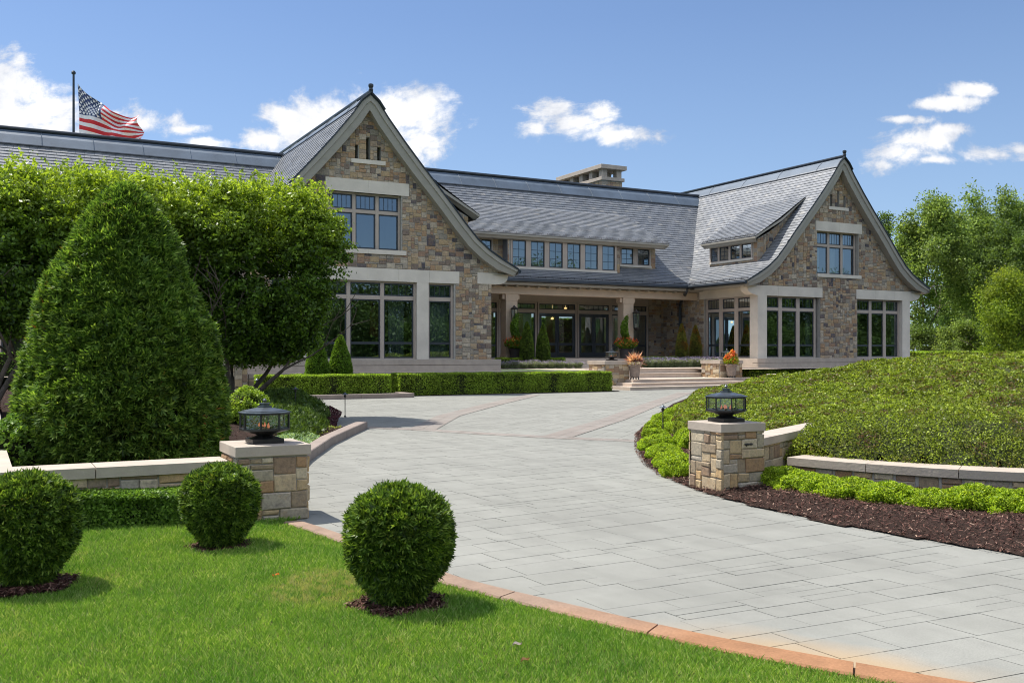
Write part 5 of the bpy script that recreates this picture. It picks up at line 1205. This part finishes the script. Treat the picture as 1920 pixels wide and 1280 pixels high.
# path lights
def path_light(x, y, z, h, lab, proto=[None]):
    if proto[0] is None:
        e = empty('path_light'); m = MB(); m.tube([(0, 0, -.02), (0, 0, .50)], .011, 8); m.lathe([(.035, 0), (.03, .02), (.012, .04)], 10); m.build('stake', M['metal'], e)
        m = MB(); m.lathe([(.014, .48), (.03, .50), (.034, .53), (.02, .535), (.02, .55)], 10); m.build('lamp_socket', M['metal'], e)
        m = MB(); m.lathe([(.085, .553), (.04, .572), (.02, .590), (.008, .60), (.008, .615), (0, .62)], 14); m.build('shade', M['metalroof'], e); proto[0] = e
    else: e = copy_tree(proto[0])
    e.location = (x, y, z); e.scale = (h/.62,)*3; return tag(e, lab, 'path light', 'slim black path lights')
p = G(1243, 818, .05); path_light(p[0], p[1], .05, .60, 'slim path light among the lime shrubs left of the right pillar')
p = G(647, 779, .15); path_light(p[0], p[1], .12, .58, 'slim path light by the corner of the grey bed kerb')
p = G(554, 770, .3); path_light(p[0], p[1], .25, .60, 'shaded path light in front of the straight grey kerb')
p = G(482, 748, .3); path_light(p[0], p[1], .3, .60, 'path light beside the terrace wall end pillar')
# left bed plants
def patch(name, poly, zf, h, n, L, mat, lab, kind='leaf', cat='plant', lum=.04):
    xs = [p[0] for p in poly]; ys = [p[1] for p in poly]; X = rng.uniform(min(xs), max(xs), n); Y = rng.uniform(min(ys), max(ys), n); kp = inpoly(X, Y, poly); X, Y = X[kp], Y[kp]
    d = dist_poly(X, Y, poly+[poly[0]]); z = zf(X, Y)+h*np.clip(d/.4, .1, 1)**.6*rng.random(len(X))**.5+lum*np.sin(X*4)*np.sin(Y*5); V, F = leaf_arrays(np.stack([X, Y, z], 1), np.tile((0., 0., 1.), (len(X), 1)), L, .5, .35, kind)
    return tag(npmesh(name, V, F, M[mat]), lab, cat, kind='stuff')
g_ = lambda *pts, z=.25: [G(px, py, z)[:2] for px, py in pts]
patch('juniper_cover', g_((490, 800), (560, 812), (612, 790), (618, 772), (560, 760), (480, 756), (440, 775)), zleft, .35, 26000, .09, 'juniper', 'dark green spreading juniper in the bed left of the drive', 'spray', 'juniper')
patch('silver_cover', g_((545, 838), (590, 822), (600, 808), (560, 800), (520, 810), (505, 830), z=.2), zleft, .16, 16000, .035, 'bluegreen', 'silvery blue ground cover plants behind the left lantern', cat='ground cover')
patch('sedum_cover', [(2.5, 10.9), (2.85, 12.0), (3.65, 13.95), (4.72, 16.2), (5.75, 18.1), (6.4, 19.2), (5.6, 18.7), (4.5, 16.8), (3.2, 14.2), (2.5, 12), (2.3, 10.8)], zleft, .12, 26000, .035, 'limecover', 'lime and rust coloured sedum edging along the grey bed kerb', cat='ground cover')
patch('purple_cover', g_((596, 806), (630, 793), (641, 784), (618, 780), (590, 790), z=.1), zleft, .07, 30000, .04, 'purple', 'dark purple leaved plants by the kerb corner', cat='ground cover')
patch('low_cover', [W(-2.85, 10.2)[:2], W(-3.3, 10.2)[:2], W(-4.2, 14)[:2], W(-3.5, 14)[:2]], zleft, .10, 9000, .04, 'hedge_near', 'low green leaves beside the arborvitae', cat='ground cover')
bx = blob('boxwood_ball', 9000, .42, .62, 'hedge', .05, lump=.03); p = G(463, 790, .3); bx.location = (p[0], p[1], .28); tag(bx, 'rounded yellow-green boxwood between the arborvitae and lantern', 'shrub')
bx = blob('boxwood_ball', 7000, .40, .6, 'hedge_near', .05, lump=.05); p = W(-5.35, 10.6); bx.location = (p[0], p[1], .3); tag(bx, 'small pale green shrub left of the arborvitae by the wall', 'shrub')
# lavender
def lavender():
    n = 1500; a = rng.uniform(0, 2*pi, n); t = rng.uniform(0, .9, n)**.8; l = rng.uniform(.3, .5, n); D = np.stack([np.cos(a)*t, np.sin(a)*t, np.ones(n)], 1); D = unit(D); base = np.stack([np.cos(a)*.08, np.sin(a)*.08, np.zeros(n)], 1)
    s = unit(np.cross(D, rng.normal(size=(n, 3)))); A = base; B = base+D*l[:, None]; w_ = .007
    V1 = np.stack([A-s*w_, A+s*w_, B+s*w_*.5, B-s*w_*.5], 1).reshape(-1, 3); F1 = np.arange(4*n).reshape(n, 4)
    k = rng.random(n) < .34; C = base[k]+D[k]*(l[k]*rng.uniform(1.0, 1.18, k.sum()))[:, None]; V2, F2 = leaf_arrays(C, D[k], .05, .45, .2)
    P, Dd = shell_points(1500, (0, 0, .14), (.3, .3, .2), None, .3); V3, F3 = leaf_arrays(P, Dd, .05, .3, .3)
    V, F, Mi = merge([(V1, F1, 0), (V2, F2, 1), (V3, F3, 0)]); return npmesh('lavender', V, F, [M['lavl'], M['lavf']], mi=Mi)
lv = lavender(); first = True
def put_lav(x, y, z, s, lab, grp):
    global first
    o = lv if first else lv.copy()
    if not first: COL.objects.link(o)
    first = False; o.location = (x, y, z); o.rotation_euler = (0, 0, random.uniform(0, 6)); o.scale = (s*1.1, s*1.1, s); tag(o, lab, 'lavender', grp)
for i in range(9): px = 948+i*17; x, y, _ = at_y(px, 39.6); put_lav(x, y, .84, random.uniform(.65, .85), f'{ORD[i]} lavender from the left gable wall, in the bed left of the steps', 'lavender left of the porch steps')
for i in range(11): px = 1216+i*12; x, y, _ = at_y(px, 39.9); put_lav(x, y, .84, random.uniform(.85, 1.1), f'{ORD[i]} lavender from the porch steps in the bed right of them', 'lavender right of the porch steps')
for i in range(3): px = 1622+i*13; x, y, _ = at_y(px, 36.2); put_lav(x, y, .55, 1.0, f'{ORD[i]} lavender from the left behind the crest of the mound', 'lavender behind the mound crest')
# planters
def planter(x, y, z, lab, kind):
    e = empty('flower_planter', (x, y, z)); tag(e, lab, 'planter', 'flower planters by the steps'); m = MB()
    m.lathe([(.0, .08), (.17, .08), (.20, .12), (.25, .5), (.27, .56), (.30, .58), (.30, .64), (.26, .65), (.25, .60), (0, .6)], 20); m.build('pot', M['pot'], e, smooth=False)
    for a in range(4): f = MB(); t = a*pi/2+.6; f.tube([(.19*cos(t), .19*sin(t), 0), (.16*cos(t), .16*sin(t), .09)], .03, 6); f.build('foot', M['potd'], e)
    if kind == 'red': spec = [((0, 0, .88), (.36, .36, .36), 'redf', 700, .075), ((0, 0, .92), (.34, .34, .36), 'limecover', 600, .09), ((.08, 0, 1.12), (.15, .17, .22), 'redf', 500, .07), ((-.16, 0, .95), (.2, .17, .2), 'redf', 400, .07), ((.22, .05, .85), (.2, .2, .16), 'redf', 350, .07), ((0, 0, .80), (.38, .38, .25), 'spirea', 1500, .07)]
    else: spec = [((0, 0, .80), (.13, .13, .12), 'pinkf', 110, .42), ((0, 0, .78), (.2, .2, .12), 'pinkf', 130, .26), ((.05, 0, .8), (.28, .28, .18), 'purple', 700, .08), ((0, -.05, .70), (.33, .33, .13), 'yelf', 900, .06), ((0, 0, .76), (.28, .28, .16), 'hedge', 500, .06)]
    for c, r, mt, n, L in spec:
        P, D = shell_points(n, c, r, None, .35); V, F = leaf_arrays(P+rng.normal(size=(1, 3))*.01, D, L, .16 if mt == 'pinkf' else .6, .5, 'spray' if mt == 'pinkf' else 'leaf'); npmesh('flowers' if mt.endswith('f') else 'foliage', V, F, M[mt], e)
x, y, z = at_y(1190, 35.0); planter(x, y, .42, 'stone pot with pink plumes and pale flowers left of the steps', 'pink')
x, y, z = at_y(1371, 34.9); planter(x, y, .42, 'stone pot full of red and orange flowers right of the steps', 'red')
def climber(px, Y, lab):
    x, y, z = at_y(px, Y); e = empty('climber_planter', (x, y, 1.3)); tag(e, lab, 'planter', 'tall climbing planters by the porch columns'); m = MB(); m.lathe([(.0, 0), (.3, 0), (.36, .45), (.4, .5), (.36, .5), (0, .46)], 18); m.build('pot', M['potd'], e)
    P, D = shell_points(2600, (0, 0, 1.3), (.22, .22, 1.05), None, .4); P[:, 0] += .12*np.sin(P[:, 2]*3); V, F = leaf_arrays(P, D, .09, .6, .4); npmesh('foliage', V, F, M['box'], e)
    P, D = shell_points(1400, (0, 0, .75), (.62, .62, .28), None, .3); V, F = leaf_arrays(P, D, .09, .6, .4); npmesh('foliage', V, F, M['box'], e)
    P, D = shell_points(350, (0, 0, .85), (.66, .66, .3), None, .15); V, F = leaf_arrays(P, D, .08, .7, .4); npmesh('flowers', V, F, M['redf'], e)
climber(1174, 41.75, 'tall red flowering climber in a dark pot beside the right porch column'); climber(968, 41.9, 'shaded red flowering climber in a dark pot beside the left porch column')
# leaves fallen on the lawn
for px, py, lab in ((972, 1211, 'curled pale fallen leaf on the lawn'), (985, 1240, 'orange-brown fallen leaf on the lawn, the lower of two'), (517, 1082, 'small red-brown fallen leaf left of the nearest round bush')):
    p = G(px, py, .04); m = MB(); n = 6; m.grid([[(s*(.014-.014*abs(2*k/n-1)**2), -.026+.052*k/n, .034+.010*abs(s)+.007*sin(k)) for s in (-1, 0, 1)] for k in range(n+1)]); o = m.build('fallen_leaf', M['redf'] if 'red' in lab else M['wood'] if 'orange' in lab else M['limec']); o.location = (p[0], p[1], .02); o.rotation_euler = (.2, .3, px); tag(o, lab, 'leaf')
# ================================================================ TREES
def limb(mb, p, d, L, r, depth, tips, nseg=4, curve=.25, up=.1, split=(2, 3), spread=.6, rmin=.012):
    pts = [p.copy()]; rad = [r]; d = d.normalized()
    for i in range(nseg):
        d = (d+Vector((random.gauss(0, curve), random.gauss(0, curve), random.gauss(0, curve)+up))*.5).normalized(); pts.append(pts[-1]+d*L/nseg); rad.append(r*(1-.45*(i+1)/nseg))
        if depth <= 1: tips.append(pts[-1].copy())
    mb.tube(pts, rad, 7 if r > .03 else 5, caps=False)
    if depth <= 0: tips.append(pts[-1]); return
    for k in range(random.randint(*split)):
        a = Vector((random.gauss(0, 1), random.gauss(0, 1), random.gauss(.2, .6))).normalized(); limb(mb, pts[-1], (d*(1-spread*.5)+a*spread), L*random.uniform(.6, .85), max(rad[-1]*.72, rmin), depth-1, tips, nseg, curve, up, split, spread, rmin)
def tree(name, loc, h, spread_, trunk_r, stems, mat, nleaf, L, lab, grp=None, ellip=None, cluster=None, trunk_h=.3, per=60, csize=.35, flat=None, seed=0, shell=.35, zc=.62, bark='bark', lean=0.3):
    """ellip=(rx,ry,rz) crown radii, centred at zc*h"""
    random.seed(seed); e = empty(name, loc); mb = MB(); tips = []
    rx, ry, rz = ellip; C = Vector((0, 0, zc*h))
    for s in range(stems):
        a = 2*pi*s/stems+random.uniform(-.4, .4); ln = (lean if stems > 1 else .05); p0 = Vector((cos(a), sin(a), 0))*(.12 if stems > 1 else 0); p0.z = -.1
        limb(mb, p0, Vector((cos(a)*ln, sin(a)*ln, 1)), h*trunk_h+random.uniform(0, .3), trunk_r*random.uniform(.8, 1.1), 3 if stems < 3 else 2, tips, 5, .18, .06, (2, 3) if stems > 1 else (3, 4), .75)
    mb.build('trunk', M[bark], e, smooth=True)
    # leaf clusters spread through the crown volume, denser toward the shell; big lobes give the outline
    nl = 38; lobes = []
    for i in range(nl):
        v = unit(rng.normal(size=(1, 3)))[0]*rng.uniform(.6, 1.12); lobes.append(((v[0]*rx*.85, v[1]*ry*.85, C.z+v[2]*rz*.88), rng.uniform(.13, .27)))
    ncl = nleaf//per; cs = []
    for i in range(ncl):
        if rng.random() < .95:
            (lc, lr) = lobes[rng.integers(nl)]; v = unit(rng.normal(size=(1, 3)))[0]*(rng.random()**shell); cs.append((lc[0]+v[0]*lr*rx, lc[1]+v[1]*lr*ry, lc[2]+v[2]*lr*rz))
        else:
            v = unit(rng.normal(size=(1, 3)))[0]*(rng.random()**.4); cs.append((v[0]*rx*.9, v[1]*ry*.9, C.z+v[2]*rz*.9))
    cs = np.array(cs); 
    if flat: cs[:, 2] = np.where(cs[:, 2] > flat, flat-np.abs(rng.normal(size=len(cs)))*.12, cs[:, 2])
    idx = np.repeat(np.arange(len(cs)), per); off = rng.normal(size=(len(idx), 3))*csize*np.array([1, 1, .55]); P = cs[idx]+off
    D = unit((P-np.array([0, 0, C.z-rz*.3]))/np.array([rx, ry, rz])+np.array([0, 0, .5])); V, F = leaf_arrays(P, D, L*.46, .62, .35); npmesh('crown', V, F, M[mat], e)
    return tag(e, lab, 'tree', grp)
# clipped hornbeam row behind the arborvitae: crowns as overlapping rounded blocks
def block_crown(name, loc, r, z0, z1, n, L, lab, seed, stems=4, tx=0.0):
    random.seed(seed); rg = np.random.default_rng(seed); e = empty(name, loc); mb = MB(); tips = []
    for s in range(stems):
        a = 2*pi*s/stems+.5; limb(mb, Vector((.10*cos(a)-tx*RT[0], .10*sin(a)-tx*RT[1], -.1)), Vector((cos(a)*.55+tx*.7*RT[0], sin(a)*.55+tx*.7*RT[1], .8)), 1.5, .075, 3, tips, 4, .16, .05, (2, 3), .5)
    mb.build('trunk', M['bark'], e, smooth=True)
    ncl = n//45; zc, rz = (z0+z1)/2, (z1-z0)/2
    v = rg.normal(size=(ncl, 3)); v /= np.linalg.norm(v, axis=1, keepdims=True); q = np.abs(v)**.62*np.sign(v); q *= (rg.random(ncl)**.22)[:, None]
    lump = 1+.10*np.sin(v[:, 0]*5+seed)*np.cos(v[:, 2]*6+seed)+.06*np.sin(v[:, 1]*11)
    tp = np.interp(q[:, 2], [-1, -.3, .4, 1], [.55, .86, 1.04, 1.04]); cs = np.stack([q[:, 0]*r[0]*lump*tp, q[:, 1]*r[1]*lump*tp, zc+q[:, 2]*rz*(1+(lump-1)*.4)], 1)
    cut = z0+.5*np.sin(cs[:, 0]*2.2+seed)+.25*np.cos(cs[:, 1]*5); cs = cs[cs[:, 2] > cut]
    idx = np.repeat(np.arange(len(cs)), 45); P = cs[idx]+rg.normal(size=(len(idx), 3))*np.array([.10, .10, .06])
    # long shoots on top and at the sides
    ns = 320; a = rg.uniform(0, 2*pi, ns); rr = rg.random(ns)**.5; sp = []
    for k in range(ns):
        side = rg.random() < .3
        b = np.array([cos(a[k])*rr[k]*r[0]*.95, sin(a[k])*rr[k]*r[1]*.95, z1-.25]) if not side else np.array([cos(a[k])*r[0]*.95, sin(a[k])*r[1]*.95, rg.uniform(zc, z1-.3)])
        d = np.array([rg.normal()*.3, rg.normal()*.3, 1]) if not side else np.array([cos(a[k]), sin(a[k]), .6]); ln = rg.uniform(.15, .6)
        t = rg.random(16)[:, None]; sp.append(b+d/np.linalg.norm(d)*t*ln+rg.normal(size=(16, 3))*.025)
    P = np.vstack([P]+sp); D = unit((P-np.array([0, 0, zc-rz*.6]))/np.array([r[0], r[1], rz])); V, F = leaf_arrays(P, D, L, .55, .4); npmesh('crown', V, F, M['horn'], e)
    return tag(e, lab, 'tree', 'row of clipped trees left of the drive')
def at_uk(px, k): p = W((px-960)/FPX*k, k); return p
TR = [(486, 23.0, (1.9, 1.6), 1.3, 5.5, 40000, 'clipped leafy tree with bare spreading stems between the arborvitae and left gable'),
      (300, 22.5, (2.0, 1.7), 2.2, 5.5, 34000, 'clipped leafy tree directly behind the arborvitae'),
      (125, 21.0, (2.0, 1.7), 2.0, 5.45, 34000, 'clipped leafy tree left of the arborvitae top'),
      (-45, 19.5, (1.9, 1.6), 1.75, 5.0, 26000, 'clipped leafy tree cut by the left edge of the picture')]
for i, (px, k, r, z0, z1, n, lab) in enumerate(TR):
    p = at_uk(px, k); block_crown('clipped_tree', (p[0], p[1], .3), r, z0-.3, z1-.3, int(n*3.4), .095, lab, 11+i, tx=.6 if i == 0 else 0)
# background trees on the right
def bt(px, k, top, hw, mat, n, L, lab,  base=.0, seed=1, per=50, cs=.55, stems=1, zc=.60, rz=.42, name='tree', tr=.28):
    p = at_uk(px, k); h = CH+(HOR-top)/FPX*k-base; rx = hw/FPX*k; n = int(n*1.45)
    tree(name, (p[0], p[1], base), h, 0, tr, stems, mat, n, L, lab, 'trees right of the house', ellip=(rx, rx*.9, h*rz), per=32, csize=cs*.55, seed=seed, zc=zc, trunk_h=.28)
bt(1752, 78, 374, 84, 'treeA', 40000, .42, 'tall pale green tree nearest the right gable', seed=3, zc=.58, cs=.6, rz=.45)
bt(1848, 84, 352, 76, 'treeA', 34000, .42, 'tall light green tree second from the right gable', seed=5, zc=.6, cs=.6)
bt(1925, 84, 352, 70, 'treeA', 28000, .42, 'tall light green tree at the right edge of the picture', seed=6, zc=.6, cs=.6)
bt(1880, 74, 412, 60, 'treeB', 24000, .36, 'darker feathery tree in front of the two tall light green trees', seed=8, zc=.58, cs=.5)
bt(1800, 90, 480, 66, 'treeB', 15000, .42, 'dark tree filling the gap between the tall pale trees', seed=9, zc=.5, rz=.5)
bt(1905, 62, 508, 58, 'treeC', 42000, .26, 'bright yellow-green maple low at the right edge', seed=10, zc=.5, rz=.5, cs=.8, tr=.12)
bt(1655, 100, 405, 26, 'treeB', 9000, .45, 'small tree top peeking over the right gable slope', seed=12, zc=.62, rz=.4)
bt(1800, 66, 592, 46, 'treeA', 17000, .26, 'low spreading bush tree under the tall trees', seed=14, zc=.5, rz=.5, cs=.35, tr=.08, stems=3, name='understory_tree')
bt(1735, 70, 600, 40, 'treeB', 13000, .28, 'low dark bush tree beside the corner of the right gable', seed=15, zc=.5, rz=.5, cs=.35, tr=.08, stems=3, name='understory_tree')
p = W(38, 60)
a = at_uk(1690, 62); b = at_uk(2080, 62); hedge('far_hedge', a, b, 1.6, -.05, 1.66, 'hedge', 20000, .18, 'distant clipped hedge below the tall trees')
def woodland(name, spots, mat, nper, L, lab, hs):
    Vs = []
    for (x, y, h, r) in spots:
        ncl = nper//30; nl = 9; lob = unit(rng.normal(size=(nl, 3)))*.6; li = rng.integers(nl, size=ncl); v = unit(rng.normal(size=(ncl, 3)))*(rng.random((ncl, 1))**.35)*.5
        c = (lob[li]+v)*np.array([r, r, h*.48])+np.array([x, y, h*.52]); P = np.repeat(c, 30, 0)+rng.normal(size=(ncl*30, 3))*.7
        D = unit(P-np.array([x, y, h*.4])); V, F = leaf_arrays(P, D, L, .65, .35); Vs.append((V, F, 0)); m = MB(); m.tube([(x, y, -.1), (x, y, h*.5)], [.3, .15], 6, False); Vs.append((np.array(m.v), np.array(m.f), 1))
    V, F, Mi = merge(Vs); return tag(npmesh(name, V, F, [M[mat], M['bark']], mi=Mi), lab, 'woodland', kind='stuff')
woodland('woodland', [(100+random.uniform(-4, 4)+i*7, 66+random.uniform(-6, 12)+i*1.5, random.uniform(8, 13), random.uniform(4, 5.5)) for i in range(-1, 5)], 'wood_leaf', 2400, .6, 'far woodland behind the trees on the right', 0)
wd = [(i*4.6-10+random.uniform(-2, 2), -24-random.uniform(0, 9)-(i*.7), random.uniform(12.5, 17.5), random.uniform(3.8, 5.6)) for i in range(42)]
wd += [(i*4.0-10+random.uniform(-1.5, 1.5), -19-random.uniform(0, 4)-(i*.6), random.uniform(4.5, 7.5), random.uniform(3.2, 4.2)) for i in range(48)]
woodland('woodland', wd, 'wood_leaf', 8000, .36, 'woodland across the road, seen only as reflections in the windows', 0)
# ================================================================ FLAG
p = at_uk(138, 64); e = empty('flagpole', (p[0], p[1], .8)); tag(e, 'tall dark flagpole rising behind the left roof', 'flagpole'); zt = CH+(HOR-140)/FPX*64-.8
m = MB(); m.tube([(0, 0, 0), (0, 0, zt)], [.13, .07], 10); m.build('pole', M['zincd'], e, smooth=True); m = MB(); m.lathe([(0, zt), (.13, zt+.03), (.14, zt+.15), (.08, zt+.24), (0, zt+.26)], 10); m.build('finial', M['zincd'], e)
# flag cloth: control rows (top edge .. bottom edge) in metres along the wind direction (s) and height (z)
kf = 64.0; px2 = lambda px, py: ((px-138)/FPX*kf, CH+(HOR-py)/FPX*kf)
ctrl = [[(145.5,157),(163,176),(191,194),(214,211),(240,219),(265,215)],
        [(147,180),(165,196),(189,207),(212,222),(238,229),(259,229)],
        [(148.5,210),(166,214),(187,220),(214,236),(238,240),(265,243)],
        [(148.5,232),(166,237),(190,243),(214,249),(240,253),(268,250)],
        [(148.5,256),(166,258),(190,264),(214,268),(240,270),(267,262)]]
ctrl = np.array([[px2(*q) for q in r] for r in ctrl]); NS, NV = 60, 39
def catm(A, t):
    n = len(A)-1; v = t*n; i = int(min(v, n-1)); f = v-i; p0, p1, p2, p3 = A[max(i-1, 0)], A[i], A[i+1], A[min(i+2, n)]
    return .5*((2*p1)+(-p0+p2)*f+(2*p0-5*p1+4*p2-p3)*f*f+(-p0+3*p1-3*p2+p3)*f**3)
wdv = np.array([RT[0], RT[1]]); nrm = np.array([-FW[0], -FW[1]])
def fp(u, v):
    rows = np.array([catm(r, u) for r in ctrl]); s, z = catm(rows, v); w_ = (.22*sin((u*1.0+v*.55)*13)+.10*sin(u*21-v*6))*min(1, u*3)
    return np.array([s*wdv[0]+w_*nrm[0], s*wdv[1]+w_*nrm[1], z])
fl = empty('flag', (p[0], p[1], 0)); tag(fl, 'waving red, white and blue striped flag with white stars behind the left roof', 'flag'); m = MB()
for j in range(NV):
    for i in range(NS):
        u0, u1, v0, v1 = i/NS, (i+1)/NS, j/NV, (j+1)/NV; stripe = int((j+.5)/NV*13); canton = (i < NS*.42) and stripe < 7; m.cur = 2 if canton else (0 if stripe % 2 == 0 else 1)
        m.poly([fp(u0, v0), fp(u1, v0), fp(u1, v1), fp(u0, v1)])
o = m.build('cloth', [M['red'], M['white'], M['blue']], fl, smooth=False)
m = MB()
for r in range(9):
    for c in range(6 if r % 2 == 0 else 5):
        u = .42*((c+.5)/6+(0 if r % 2 == 0 else .5/6)); v = 7/13*(r+.6)/9.3; P0 = fp(u, v); du = (fp(u+.004, v)-P0); dv = (fp(u, v+.004)-P0); du /= max(np.linalg.norm(du), 1e-6); dv /= max(np.linalg.norm(dv), 1e-6)
        pts = []
        for k in range(10): a = k*pi/5-pi/2; R_ = .13 if k % 2 == 0 else .055; q = P0+(du*cos(a)+dv*sin(a))*R_; pts.append((q[0]+nrm[0]*.03, q[1]+nrm[1]*.03, q[2]))
        for k in range(10): m.poly([tuple(P0+np.array([nrm[0], nrm[1], 0])*.03), pts[k], pts[(k+1) % 10]])
m.build('stars', M['white'], fl)
